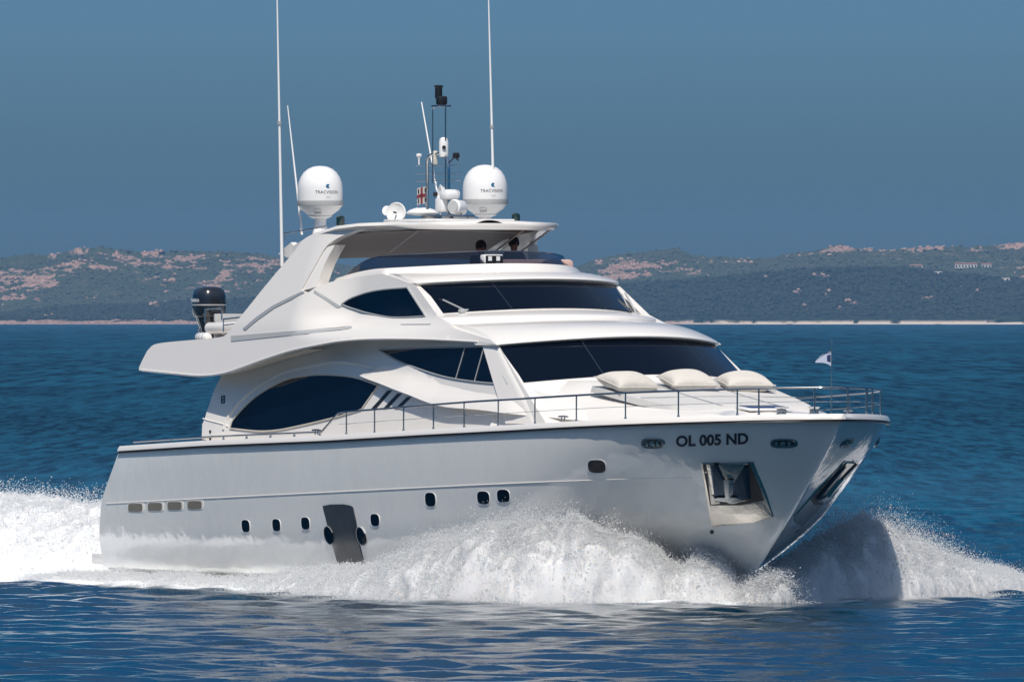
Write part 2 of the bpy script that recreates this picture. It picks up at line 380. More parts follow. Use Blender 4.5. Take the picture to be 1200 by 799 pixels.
craggy = np.clip((fbm(HX/150, HYY/300+3, 3, 90)-.42)*5, .15, 1)
rk = rk_back*np.clip(craggy*1.2, .45, 1)
rk = np.maximum(rk, np.clip((fbm(HX/26, HZ/7, 4, 61)-.72)*10, 0, .5)*(t1 > .2))
shore_rock = np.clip((np.interp(HX, [-600, -300, 150, 260], [4.9, 3.6, 3.6, 2.2])+(fbm(HX/14, HYY/14, 4, 62)-.5)*6.5-HZ)*1.2, 0, 1)*(HYY < shore+150)
rk = np.maximum(rk, shore_rock*1.0)
# the bare ochre face half way up the left hill and the pink crag on the right ridge
for (px_, py_, rx_, rz_) in [(262, 325, 13, 7), (118, 313, 12, 3.5), (720, 325, 22, 12), (735, 312, 26, 8), (987, 292, 14, 5), (60, 300, 12, 3), (45, 328, 14, 4)]:
    xx = (px_-CX)/F*13700; zz = CH+(HY-py_)/F*13700
    rk = np.maximum(rk, np.clip(1.5-np.hypot((HX-xx)/rx_, (HZ-zz)/rz_)*1.1+(rockn-.5)*3, 0, 1)*(t2 > .25))
HZ += rk*(fbm(HX/4, HYY/5, 3, 88)-.3)*4.5*(t2 > .05)
me = np_mesh('hills', np.stack([HX, HYY, HZ], -1).reshape(-1, 3), grid_quads(len(hy), len(hx)))
for nm, arr in (('rock', rk), ('haze_tint', np.clip(t2*7-.2, 0, 1)*(.6+.8*(fbm(HX/60, HZ/14, 3, 64)))), ('sand', shore_rock*np.clip((HX-150)/80, 0, 1))):  # back ridge growth is coloured paler to set it off as if by haze
    at = me.attributes.new(nm, 'FLOAT', 'POINT'); at.data.foreach_set('value', arr.ravel().astype(np.float32))
def hill_mat():
    m = bpy.data.materials.new('maquis_and_granite'); m.use_nodes = True; n = m.node_tree; b = n.nodes['Principled BSDF']; l = n.links
    b.inputs['Roughness'].default_value = .95; b.inputs['Specular IOR Level'].default_value = .1
    g = n.nodes.new('ShaderNodeNewGeometry')
    def ns(sc, det=4):
        q = n.nodes.new('ShaderNodeTexNoise'); q.inputs['Scale'].default_value = sc; q.inputs['Detail'].default_value = det; l.new(g.outputs['Position'], q.inputs[0]); return q
    q = ns(.14, 5); r = n.nodes.new('ShaderNodeValToRGB'); r.color_ramp.elements[0].position = .36; r.color_ramp.elements[1].position = .7
    r.color_ramp.elements[0].color = (.004, .010, .006, 1); r.color_ramp.elements[1].color = (.042, .056, .030, 1); l.new(q.outputs[0], r.inputs[0])
    q2 = ns(.3, 5); r2_ = n.nodes.new('ShaderNodeValToRGB'); r2_.color_ramp.elements[0].position = .3; r2_.color_ramp.elements[1].position = .65
    r2_.color_ramp.elements[0].color = (.15, .095, .075, 1); r2_.color_ramp.elements[1].color = (.43, .285, .225, 1); l.new(q2.outputs[0], r2_.inputs[0])
    dr = n.nodes.new('ShaderNodeAttribute'); dr.attribute_name = 'haze_tint'; md = n.nodes.new('ShaderNodeMix'); md.data_type = 'RGBA'; l.new(dr.outputs['Fac'], md.inputs[0]); l.new(r.outputs[0], md.inputs[6]); md.inputs[7].default_value = (.055, .072, .046, 1)
    a = n.nodes.new('ShaderNodeAttribute'); a.attribute_name = 'rock'; q3 = ns(.22, 6)
    ad = n.nodes.new('ShaderNodeMath'); ad.operation = 'ADD'; l.new(a.outputs['Fac'], ad.inputs[0]); l.new(q3.outputs[0], ad.inputs[1])
    mr = n.nodes.new('ShaderNodeMapRange'); mr.inputs[1].default_value = .95; mr.inputs[2].default_value = 1.22; l.new(ad.outputs[0], mr.inputs[0])
    mx = n.nodes.new('ShaderNodeMix'); mx.data_type = 'RGBA'; l.new(mr.outputs[0], mx.inputs[0]); l.new(md.outputs[2], mx.inputs[6]); l.new(r2_.outputs[0], mx.inputs[7])
    s = n.nodes.new('ShaderNodeAttribute'); s.attribute_name = 'sand'; m2 = n.nodes.new('ShaderNodeMix'); m2.data_type = 'RGBA'
    l.new(s.outputs['Fac'], m2.inputs[0]); l.new(mx.outputs[2], m2.inputs[6]); m2.inputs[7].default_value = (.62, .52, .42, 1); l.new(m2.outputs[2], b.inputs['Base Color'])
    return m
tag(link('hills', me, hill_mat(), ang=60), kind='structure')

def hill_z(x, y):
    i = int(round((x+1300)/2.6))+NL; j = int(round((y-hy[0])/4.0)); return float(HZ[max(0, min(len(hy)-1, j)), max(0, min(len(hx)-1, i))])
# scattered scrub that gives the slopes a leafy, broken surface
def clumps(name, n, mtl, cond, smin, smax, lab, cat, seed):
    r = np.random.default_rng(seed)
    ico = bmesh.new(); bmesh.ops.create_icosphere(ico, subdivisions=1, radius=1); ico.verts.ensure_lookup_table()
    bv = np.array([v.co[:] for v in ico.verts]); bf = np.array([[v.index for v in f.verts] for f in ico.faces]); ico.free()
    x = r.uniform(-1000, 1000, n*4); y = r.uniform(12640, 14060, n*4)
    i = np.clip(((x+1300)/2.6).round().astype(int)+NL, 0, len(hx)-1); j = np.clip(((y-hy[0])/4).round().astype(int), 0, len(hy)-1)
    ok = cond(j, i, r.random(n*4)); x, y, i, j = x[ok][:n], y[ok][:n], i[ok][:n], j[ok][:n]
    s = r.uniform(smin, smax, len(x)); z = HZ[j, i]
    jit = 1+r.uniform(-.35, .35, (len(x), len(bv), 1))
    v = bv[None]*jit*s[:, None, None]*np.array([1, 1, .75])+np.stack([x, y, z+s*.25], -1)[:, None]
    f = bf[None]+(np.arange(len(x))*len(bv))[:, None, None]
    me = np_mesh(name, v.reshape(-1, 3), f.reshape(-1, 3)); o = link(name, me, mtl, smooth=False)
    return tag(o, lab, cat, kind='stuff')
scrub = mat('scrub_leaves', (.018, .028, .014), .9, noise=.65, nscale=.12)
pink = mat('pink_granite', (.36, .24, .19), .9, noise=.35, nscale=.2)
clumps('scrub', 26000, scrub, lambda j, i, u: (rk[j, i] < .4) & (t2[j, i] < .03), 1.1, 3.4, 'dark green scrub and low trees covering the near slope of the far shore', 'scrub', 5)
scrub2 = mat('haze_paled_leaves', (.060, .070, .048), .9, noise=.4, nscale=.12)  # lighter than the near scrub: distance haze put into the leaf colour
clumps('haze_paled_scrub', 20000, scrub2, lambda j, i, u: (rk[j, i] < .35) & (t2[j, i] >= .03), .9, 2.6, 'scrub scattered over the rocky far ridge, coloured paler to stand for haze', 'scrub', 15)
clumps('boulders', 5200, pink, lambda j, i, u: (rk[j, i] > .45) & (shore_rock[j, i] < .5), .9, 3.0, 'pale pink granite boulders scattered along the far ridges', 'boulders', 6)
clumps('shore_rocks', 700, pink, lambda j, i, u: (shore_rock[j, i] > .2) & (HZ[j, i] > .1) & ((hx[i] < 190) | (hx[i] > 500)), .7, 1.9, 'reddish rocks lining the waterline of the far shore', 'rocks', 8)

wallw = mat('render_wall', (.62, .58, .52), .8); roofm = mat('terracotta_roof', (.30, .14, .09), .8); dwin = mat('shaded_opening', (.03, .03, .035), .5)
def house(px, py, d, w, h, nwin, label, roof=True, group=None):
    for q_ in range(12700, 14100, 4):
        if hill_z((px-CX)/F*q_, q_) > CH+(HY-py)/F*q_: break
    d = q_-3; x = (px-CX)/F*d; z = CH+(HY-py)/F*d-.8
    e = empty('villa', (x, d, z)); tag(e, label, 'house', group)
    MB().box((0, 4, h/2-2), (w, 8, h+4), .05).build('wall', wallw, e, smooth=False)
    if roof:
        mb = MB(); hw = w/2+.5
        mb.add([(-hw, -.6, h), (hw, -.6, h), (hw, 8.6, h), (-hw, 8.6, h), (-hw+1, 4, h+1.3), (hw-1, 4, h+1.3)], [(0, 1, 5, 4), (2, 3, 4, 5), (1, 2, 5), (3, 0, 4), (3, 2, 1, 0)])
        mb.build('roof', roofm, e, smooth=False)
    for k in range(nwin):
        wx = -w/2+(k+.5)*w/nwin
        f = MB().box((wx, -.03, h*.42), (w/nwin*.5, .12, h*.55)).build('window', dwin, e, smooth=False)
    return e
house(1132, 313, 13640, 25, 4.6, 7, 'long low white building with a row of dark openings high on the right slope', True)
house(1156, 313, 13650, 11, 4.2, 3, 'short white building just right of the long one on the right slope', True)
house(1074, 314, 13640, 14, 3.6, 3, 'low pale villa alone on the slope left of the long white building', True)
house(1099, 320, 13500, 9, 2.6, 2, 'small pale house below and between the villas on the right slope', False)
house(1178, 328, 13400, 10, 3.0, 2, 'flat roofed cream house lowest on the slope at the right edge', False)
house(1128, 336, 13300, 4, 1.6, 1, 'tiny white hut half hidden in dark scrub below the long building', False)
e = empty('beacon', ((1192-CX)/F*12625, 12625, 2.2)); tag(e, 'little white beacon on the rocky point at the right shore', 'beacon')
MB().lathe([(.9, -1), (.8, 2.4), (1.5, 2.6), (1.5, 2.9), (.8, 3.0), (.8, 4.0)], (0, 0, 0), 10).build('tower', wallw, e)
MB().lathe([(1.9, 3.95), (1.0, 4.7), (.2, 5.1)], (0, 0, 0), 10).build('roof', wallw, e)

# ------------------------------------------------------------------ haze
hz = MB().box((0, 8300, 73.5), (9600, 16900, 152)).build('haze', None, None, smooth=False)
hz.data.materials.clear(); hm = bpy.data.materials.new('sea_haze'); hm.use_nodes = True; hn = hm.node_tree; hn.nodes.clear()
ho = hn.nodes.new('ShaderNodeOutputMaterial'); pv = hn.nodes.new('ShaderNodeVolumePrincipled')
pv.inputs['Color'].default_value = (.27, .55, .95, 1); pv.inputs['Density'].default_value = 3.1e-5; pv.inputs['Anisotropy'].default_value = .0
hn.links.new(pv.outputs[0], ho.inputs['Volume']); hz.data.materials.append(hm)
tag(hz, 'thin blue sea haze between the boat and the far hills', 'haze', kind='stuff')
HAZE = hz

# ================================================================== motor yacht
yacht = empty('motor_yacht', (OX, OY, 0), -A)
tag(yacht, 'white three deck motor yacht speeding right with twin radomes and curved dark windows', 'yacht')
def Yb(mb, name, m, parent=yacht, **k): return mb.build(name, m, parent, **k)
def both(mb, name, m, parent=yacht, **k): return [mb.build(name, m, parent, **k), mir(mb).build(name, m, parent, **k)]

# ---- hull: level curves from sheer down to keel
shz_ = np.array([(-.3, 2.40), (4.25, 2.56), (9.85, 2.71), (14.4, 2.87), (18, 2.985), (21.1, 3.10), (23.3, 3.18), (24.5, 3.225), (25.4, 3.24)])
def sheer_z(X): return float(np.interp(X, shz_[:, 0], shz_[:, 1]))
# each level: stern X, stem X, half breadth mid, stern breadth, entry length, power, z at stern, z mid, z at stem
LV = [(-.20, 25.40, 3.25, 2.98, 12.5, 6.4, None, None, None),
      (-.50, 25.02, 3.25, 3.02, 13.0, 6.4, 2.00, 2.33, 2.84),
      (-.98, 24.45, 3.23, 3.03, 13.3, 6.2, 1.45, 1.80, 2.32),
      (-1.12, 23.95, 3.20, 3.03, 13.4, 5.9, 1.05, 1.42, 1.89),
      (-1.22, 23.37, 3.14, 3.00, 13.5, 5.5, .60, .92, 1.38),
      (-1.28, 22.59, 3.02, 2.92, 13.6, 4.6, .22, .45, .78),
      (-1.34, 22.05, 2.86, 2.80, 13.8, 3.6, -.02, .08, .38),
      (-1.30, 21.20, 2.55, 2.55, 14.2, 2.7, -.15, -.15, -.10),
      (-1.25, 20.2, 1.30, 1.4, 14.0, 1.7, -.50, -.60, -.60),
      (-1.25, 19.2, .02, .02, 10, 1.5, -.80, -1.0, -.95)]
def bz(lv, X):
    xt, xs_, bm_, bt, e, p, z0, z1, z2 = lv
    s = max(0, xs_-X); s = s*s/(s+.28)+s*.0; k = bm_*(1-(1-min(s/e, 1))**p)
    aft = max(0, min(1, (8-X)/9.)); b = k-(bm_-bt)*aft*aft
    if z0 is None: z = sheer_z(X)
    else:
        t = max(0, min(1, (X-xt)/(xs_-xt))); z = z0+(z1-z0)*2*t-(0)*t if False else z0*(1-t)*(1-2*t)+4*z1*t*(1-t)+z2*t*(2*t-1)
    return max(b, 0), z
def hullf(X, Z):                                        # starboard surface, negative y
    pts = []
    for lv in LV:
        if X > lv[1]+1e-6 or X < lv[0]-1.5: continue
        b, z = bz(lv, X); pts.append((z, b))
    if len(pts) < 2: return 9.
    pts.sort()
    if len(pts) < len(LV) and X > 19:                   # close to the stem the section ends on it
        i = len(pts); hi, lo = LV[i-1], LV[i]
        k = (X-lo[1])/(hi[1]-lo[1]) if hi[1] != lo[1] else 0
        zz = bz(lo, lo[1])[1]*(1-k)+bz(hi, hi[1])[1]*k; pts.insert(0, (min(zz, pts[0][0]-1e-4), 0))
    z_, b_ = zip(*pts)
    if Z < z_[0]-.02: return 9.
    return -float(np.interp(Z, z_, b_))
NU = 110
us = [1-(1-i/NU)**1.7 for i in range(NU+1)]
# interpolate extra levels smoothly
rows = []
def pchip(vals, n=4):
    out = []
    m = len(vals)
    for i in range(m-1):
        p1, p2 = vals[i], vals[i+1]; p0 = vals[i-1] if i else p1; p3 = vals[i+2] if i < m-2 else p2
        for k in range(n):
            t = k/n; out.append(.5*((2*p1)+(-p0+p2)*t+(2*p0-5*p1+4*p2-p3)*t*t+(-p0+3*p1-3*p2+p3)*t**3))
    out.append(vals[-1]); return out
base = []
for lv in LV:
    row = []
    for u in us:
        X = lv[0]+(lv[1]-lv[0])*u; b, z = bz(lv, X); row.append(Vector((X, -b, z)))
    base.append(row)
TOP = base[:8]; BOT = base[7:]
cols = [pchip([r[i] for r in TOP], 4) for i in range(NU+1)]
rows = [[c[j] for c in cols] for j in range(len(cols[0]))]+BOT[1:]
mb = MB().grid(rows, flip=True); mp = mir(mb); full = MB(); full.add(mb.v, mb.f); full.add(mp.v, mp.f)
# transom
tl = [r[0] for r in rows]; n0 = len(tl)
full.add([p for p in tl]+[(p.x-.0, -p.y, p.z) for p in tl], [(i, i+1, n0+i+1, n0+i) for i in range(n0-1)])
hull = Yb(full, 'hull', hullw, ang=50)
from mathutils.bvhtree import BVHTree
HB = BVHTree.FromPolygons([tuple(v.co) for v in hull.data.vertices], [tuple(p.vertices) for p in hull.data.polygons])
_hullf0 = hullf
def hullf(X, Z):
    h_ = HB.ray_cast(Vector((X, -6, Z)), Vector((0, 1, 0)))
    return h_[0].y if h_[0] is not None and h_[0].y < .02 else 9.
# swim platform
Yb(MB().box((-1.75, 0, .13), (1.3, 5.3, .22), .05), 'swim_platform', white)
def sheer_pt(s, off=0, dz=0, side=-1):                  # s = distance aft of the stem
    X = L-s; b, z = bz(LV[0], X); return Vector((X, side*max(b-off, 0), z+dz))
ss = [0, .02, .06, .12, .2, .3, .45, .6, .8, 1, 1.3, 1.6, 2, 2.5, 3, 3.6, 4.3, 5]+[5+.6*i for i in range(1, 34)]+[25.6]
def sheer_path(off, dz): return [sheer_pt(s, off, dz) for s in ss[::-1]]+[sheer_pt(s, off, dz, 1) for s in ss[1:]]
def strip_sheer(o0, o1, z0, z1):
    """rectangular moulding along the sheer: outer offset o0, inner o1"""
    rws = [sheer_path(o0, z0), sheer_path(o0+.005, z0+(z1-z0)*.35), sheer_path(o0+.05, z1), sheer_path(o1, z1), sheer_path(o1, z0)]
    for r_ in (rws[0], rws[1]):
        for p in r_:
            if abs(p.y) < .6: p.x += .04
    return MB().grid(rws+[rws[0]])
Yb(strip_sheer(-.045, .16, -.02, .085), 'toe_rail', white)
Yb(strip_sheer(-.055, .1, -.068, -.022), 'rub_strake', black)
# fine crease under the knuckle
def knuckle(side):
    P = []
    for i in range(90):
        X = -.8+i*.262
        zz = 1.30+(X+.8)*.0345; y = hullf(X, zz); P.append((X, side*(-y+.004), zz))
    return MB().tube(P, [.012 if i < 70 else .012*(90-i)/20+.001 for i in range(len(P))], 6)
both(knuckle(1), 'knuckle_moulding', white)
# main deck sheet
rows = []
for s in ss[1:]:
    a = sheer_pt(s, .1, -.03); rows.append([(a.x, a.y*t, a.z+.06*(1-t*t)) for t in (1, .75, .5, .25, 0, -.25, -.5, -.75, -1)])
Yb(MB().grid(rows[:]), 'main_deck', white)
# anti-fouling shows dark below the chine
def strake():
    P = []
    for i in range(66):
        X = -1.2+i*.3; P.append(Vector((X, -(bz(LV[7], X)[0]-.0)-.012, bz(LV[7], X)[1]+.01)))
    return P
both(MB().tube(strake(), .05, 6), 'boot_stripe', black)

# ---- items lying on the hull side
def hp(P, n=5, c=False): return px_out(P, hullf, n)
def oval(cx, cy, w, h, e=2.6, n=20, sl=0):
    return [(cx+w/2*math.copysign(abs(math.cos(t))**(2/e), math.cos(t))+sl*math.sin(t), cy+h/2*math.copysign(abs(math.sin(t))**(2/e), math.sin(t))) for t in [2*math.pi*i/n for i in range(n)]]
def hull_panel(P, off, th, res=.3): return skin([on(p[0], p[1], hullf) for p in P], hullf, th, res, off)
port_list = [(288.5, 616, 8.5, 14), (324.5, 615, 8.5, 14), (358.5, 613, 9, 14), (440, 609, 9.5, 14), (505, 585, 11.5, 16), (567, 583, 13.5, 15), (590.5, 581, 14, 15), (700, 546.5, 20, 15)]
for i, (x, y, w, h) in enumerate(port_list):
    fr_ = hull_panel(oval(x-.7, y+.8, w+2.6, h+3, 3, sl=.8), .009, .05)
    gl_ = hull_panel(oval(x, y, w, h, 3, sl=.8), .02, .02)
    for mm in (lambda q: q, mir):
        f_ = mm(fr_).build('porthole', plast, yacht); mm(gl_).build('glass', dglass, f_)
for (x, y) in [(159.5, 594), (182.5, 593), (205.5, 592), (229, 591)]:
    fr_ = hull_panel(oval(x, y, 19, 12, 5), .008, .05); gl_ = hull_panel(oval(x-.5, y+.5, 16.5, 9.5, 5), .013, .02); 
    for mm in (lambda q: q, mir):
        f_ = mm(fr_).build('engine_vent', white, yacht); mm(gl_).build('grille', lgrey_v := globals().get('ventm') or mat('vent_grille', (.16, .15, .12), .6), f_); ventm = lgrey_v
door = [(379, 592.5, 1), (390, 590.5), (403, 590.5), (414, 593.5), (419, 620), (426, 645), (429, 662, 1), (397, 664, 1), (390, 640), (382, 610)]
dp = loop(door, 4)
d_ = Yb(hull_panel([(379, 592.5), (388, 590.8), (403, 590.5), (411, 592), (414, 594), (418, 612), (429, 663), (398, 664), (395, 655), (388, 630)], .02, .06), 'garage_door', dgrey)
tag(d_, 'dark streaked boarding panel low on the hull side')
d2 = Yb(mir(hull_panel([(379, 592.5), (403, 590.5), (414, 594), (429, 663), (398, 664), (388, 630)], .02, .06)), 'garage_door', dgrey)
for (x, y) in [(386.5, 627), (424.5, 628)]:
    o_ = hull_panel(oval(x-.4, y, 10.5, 22.5, 2, sl=2.2), .028, .06); i_ = hull_panel(oval(x+.2, y, 9.5, 20.5, 2, sl=2.2), .038, .03)
    o_ = o_.build('oval_window', lgrey, d_); i_.build('glass', dglass, o_)
# fairleads with rollers
def fairlead(x, y, w, h, mirrored=True):
    a_ = hull_panel(oval(x, y, w, h, 3, 26), .025, .08); b_ = hull_panel(oval(x, y, w-6, h-5, 3, 22), .031, .03)
    rr = [hull_panel(oval(x+dx_, y+.3, 2.6 if dx_ else 5, h-7, 4), .05, .06) for dx_ in (-w*.24, 0, w*.24)]
    for mm in ((lambda q: q, mir) if mirrored else (lambda q: q,)):
        f_ = mm(a_).build('fairlead', dchrome, yacht); mm(b_).build('opening', black, f_)
        for q in rr: mm(q).build('roller', chrome, f_)
fairlead(766, 519.5, 27, 12.5); fairlead(919.5, 519.5, 31, 11)
both(hull_panel(oval(834.5, 623, 4.5, 5, 2, 10), .01, .03), 'drain_outlet', black)
# registration letters bent to the flare
def text_mesh(s, size, depth=0, bold=.0):
    cu = bpy.data.curves.new('t', 'FONT'); cu.body = s; cu.size = size; cu.extrude = depth; cu.offset = bold; cu.resolution_u = 4
    cu.align_x = 'LEFT'; o = bpy.data.objects.new('t', cu); C.objects.link(o)
    dg = bpy.context.evaluated_depsgraph_get(); me = bpy.data.meshes.new_from_object(o.evaluated_get(dg)); bpy.data.objects.remove(o); return me
def subdiv(me, n=2):
    bm = bmesh.new(); bm.from_mesh(me); bmesh.ops.triangulate(bm, faces=bm.faces[:])
    for _ in range(n): bmesh.ops.subdivide_edges(bm, edges=[e for e in bm.edges if e.calc_length() > .05], cuts=1, use_grid_fill=False); bmesh.ops.triangulate(bm, faces=bm.faces[:])
    bm.to_mesh(me); bm.free(); return me
me = subdiv(text_mesh('OL 005 ND', 1, 0, .035), 2)
vx = [v.co.x for v in me.vertices]; w_ = max(vx)
for v in me.vertices:
    px = 792.5+85*v.co.x/w_; py = 523.0-12.6*v.co.y/.73-2.6*v.co.x/w_*1.35
    X, Z = on(px, py, hullf); v.co = (X, hullf(X, Z)-.012, Z)
nm_ = link('registration_lettering', me, navy, yacht, smooth=False)

# anchor pockets: polished plate, open throat and the anchor sitting in it
PK = [(823, 542), (883, 541), (907, 605), (885, 612), (836, 617)]
PKo = [(819.5, 539.5), (886, 538), (912.5, 606), (888, 616), (833, 621)]
parts = [('anchor_pocket', hull_panel(PK, .03, .12, .2), steel, None),
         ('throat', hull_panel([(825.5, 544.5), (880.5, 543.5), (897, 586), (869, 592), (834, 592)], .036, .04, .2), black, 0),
         ('cheek_plate', hull_panel([(831, 544.5), (838.5, 544.5), (846, 590), (836.5, 591)], .06, .05, .2), steel, 0),
         ('cheek_plate', hull_panel([(846, 544), (878, 543.5), (866, 566), (859, 568), (854, 563)], .075, .05, .2), steel, 0),
         ('anchor_fluke', hull_panel([(839, 544.5), (844, 544.5), (861, 572), (864, 588), (845, 588)], .13, .08, .2), mat('anchor_metal', (.06, .09, .13), .2, metal=.7), 0),
         ('anchor_fluke', hull_panel([(880, 547), (882.5, 584), (868, 588), (864, 572)], .13, .08, .2), bpy.data.materials['anchor_metal'], 0),
         ('anchor_crown', hull_panel([(843, 586), (852, 583), (873, 583), (884, 586), (866, 590), (862, 588)], .20, .09, .2), chrome, 0),
         ('anchor_shank', hull_panel([(860, 562), (866, 562), (866, 584), (862, 584)], .22, .10, .2), chrome, 0)]
for mm in (lambda q: q, mir):
    root_ = None
    for nm, mb, m_, par in parts:
        o = mm(mb).build(nm, m_, yacht if par is None else root_, smooth=False)
        if par is None: root_ = o

# ---- rails
def rail_xy(s, side=-1): return sheer_pt(s, .16, 0, side)
def rail_h(X): return .10 if X < 9.4 else (.10+(X-9.4)/.75*.36 if X < 10.15 else .47+min(1, (X-10.15)/6)*.05)
rs = [25.2, 22, 19, 17, 16, 15.25]+[14.5, 13, 11.5, 10, 8.5, 7, 6, 5, 4, 3.2, 2.6, 2.1, 1.7, 1.3, 1.0, .75, .55, .4]
def rail_pt(s, side=-1, k=1.):
    X = L-s; p = rail_xy(s, side); b = max(abs(p.y), .12); return Vector((p.x, side*b, p.z+.06+rail_h(X)*k))
def dense(side): 
    v = []
    for a, b in zip(rs[:-1], rs[1:]):
        v += [a+(b-a)*t/3 for t in range(3)]
    v.append(rs[-1]); 
    for q in (16.0, 15.25): v.append(q)
    v = sorted(set(v), reverse=True); return [rail_pt(s, side) for s in v]
path = dense(-1)+dense(1)[::-1]
Yb(MB().tube(path, .021, 8), 'top_rail', dchrome)
def wire(k):
    v = [q for q in [15.2-.4*i for i in range(38)] if q > .4]
    return [rail_pt(s, -1, k) for s in v]+[rail_pt(s, 1, k) for s in v[::-1]]
Yb(MB().tube(wire(.5), .006, 5), 'rail_wire', chrome)
def stanchion(s, side):
    t = rail_pt(s, side); b = Vector((t.x, t.y, rail_xy(s).z+.04))
    Yb(MB().tube([b, t], .016, 8).lathe([(.035, 0), (.03, .05), (.018, .09)], b, 10), 'stanchion', dchrome)
def s_of_px(px, side=-1):
    lo, hi = (1.2, 24) if side < 0 else (1.5, 12)
    for _ in range(50):
        m = (lo+hi)/2; p = rail_pt(m, side); x = fwd(p.x, p.y, p.z)[0]
        if side < 0:
            if x > px: lo = m
            else: hi = m
        else:
            if x > px: lo = m
            else: hi = m
    return m
for px in [200, 262, 289, 317, 345, 375, 406, 439, 473, 508, 544, 584, 627, 675.5, 733, 795, 864, 940]:
    s_ = s_of_px(px); stanchion(s_, -1); 
    if px > 420 or px < 390: stanchion(s_, 1)
for s_ in (.55, 1.25): stanchion(s_, 1)
stanchion(.5, -1)

# ---- superstructure sides
def sm(a, b, x): t = max(0., min(1., (x-a)/(b-a))); return t*t*(3-2*t)
def YH(X, Z):                                           # main deck house wall
    y = 2.80-.22*(Z-2.7)
    y += .22*sm(5.6, 3.2, X)                            # flares out to the aft wing
    return -y
def fas(X): return 3.0-.55*sm(8.5, 15.9, X)
def YU(X, Z):                                           # overhang, coaming and upper house wall
    a = fas(X)+.24*(4.7-Z)
    wall = 2.36-.16*(Z-5.15)
    arch = 2.93-.34*(Z-5.0)
    k = sm(7.6, 9.6, X); inner = arch*(1-k)+wall*k
    t = sm(4.72, 5.22, Z); return -(a*(1-t)+inner*t)
def upx(P, n=5): return px_out(P, YU, n)
# wall
house_o = [(256, 430, 1), (259, 441), (252, 455), (243, 480), (240, 490), (237, 497, 1), (236, 524, 1), (420, 524, 1), (560, 510, 1), (640, 496, 1), (612, 451, 1), (583, 403, 1), (500, 392, 1), (400, 392, 1), (300, 415, 1)]
both(skin(px_out(house_o, YH, 4), YH, .06, .2), 'house_side', white)
def glass_part(P, f, name, n=6, off=.012, rim=.035, frame=None):
    o = px_out(P, f, n); g = skin(o, f, .02, .2, off)
    c = Vector((sum(p[0] for p in o)/len(o), sum(p[1] for p in o)/len(o)))
    # rim: tube following the outline on the surface
    rm = MB().tube([(x, f(x, z)-off-.002, z) for x, z in o], rim*.5, 6, closed=True)
    out = both(g, name, dglass)
    for mm, par in zip((lambda q: q, mir), out): mm(rm).build('frame', frame or grey, par)
    return out
glass_part([(270, 502, 1), (276, 489), (300, 465), (333, 446), (358, 440.5), (382, 439), (415, 442), (444, 451.5, 1), (424, 480, 1), (388, 490.5), (347, 500), (322, 504.5), (300, 505)], YH, 'saloon_window', frame=cream)
w2 = glass_part([(445, 410, 1), (500, 407.5, 1), (569, 406, 1), (596, 450, 1), (560, 447.5), (520, 441), (480, 428), (462, 420)], YH, 'galley_window')
for (x0, y0, x1, y1) in [(546, 407, 535, 444), (568, 407, 557, 447)]:
    a = on(x0, y0, YH); b = on(x1, y1, YH)
    mm_ = MB().tube([(a[0], YH(*a)-.02, a[1]), (b[0], YH(*b)-.02, b[1])], .012, 6); mm_.build('mullion', grey, w2[0]); mir(mm_).build('mullion', grey, w2[1])
# recessed frame sweeping round the big window (raised arch)
def arch_band(P, f, w0, off, name, m):
    pts = [on(x, y, f) for x, y in cr(P, 8)]
    mb = MB().tube([(x, f(x, z)-off, z) for x, z in pts], w0, 8); return both(mb, name, m)
arch_band([(262, 503), (270, 485), (290, 463), (326, 440), (360, 430), (400, 424), (440, 432)], YH, .05, -.012, 'window_surround', white)
# swoosh under the galley window
def YS(X, Z):
    zt = np.interp(X, [9.8, 10.8, 12.2, 13.7, 15.2, 16.9, 20.2], [4.25, 4.2, 4.15, 3.95, 3.85, 3.78, 3.4]); 
    w = 2.46+.36*sm(zt, zt-.55, Z)+.04
    w -= .75*sm(16.5, 20.5, X)
    return -w
sw = [(421, 440, 1), (436, 433.5), (449, 428.5), (462, 430), (472, 427), (484, 430.5), (500, 437), (530, 445), (560, 450), (597, 452), (613, 452, 1), (640, 462), (680, 478), (712, 492, 1), (680, 492.5), (640, 488.5), (600, 485), (560, 480), (523, 477), (500, 471), (480, 463), (460, 455.5), (444, 449), (430, 444)]
both(skin(px_out(sw, YS, 3), YS, .12, .12), 'side_fairing', white, ang=60)
# three louvres
for (xa, ya, xb, yb) in [(457, 457.5, 437.5, 479.5), (468.5, 461, 451, 479.5), (480, 465, 465, 479.5)]:
    w_ = 2.6; P = [(xa-w_, ya), (xa+w_, ya), (xb+w_, yb), (xb-w_, yb)]
    both(skin([on(x, y, YH) for x, y in P], YH, .03, .3, .01), 'louvre', black)

# flybridge side: overhang tip, fascia, arch leg, shoulder and upper wall in one surface
up_o = [(163, 434, 1), (163.5, 429), (172, 412), (174.5, 409, 1), (181, 403.5), (200, 400.5), (235, 397.5), (258, 395), (266, 391), (275, 379), (290, 361), (310, 336), (331, 311), (343, 297), (351, 286), (358, 279), (372, 272), (392, 266.5), (415, 263, 1),
        (420, 269, 1), (400, 277), (388, 284), (380, 292), (368, 313), (353, 340, 1), (360, 343), (370, 336.5, 1), (389, 330), (420, 324.5), (447, 320.5, 1), (468, 327), (488, 335.5, 1), (512, 369, 1), (530, 384, 1), (575, 398, 1), (582, 404, 1), (560, 401), (500, 398), (470, 397), (440, 397.5), (400, 400), (370, 405), (340, 411.5), (310, 421), (285, 430), (262, 437.5), (235, 440.5), (200, 437.5)]
both(skin(px_out(up_o, YU, 3), YU, .16, .13), 'flybridge_side', white, ang=55)
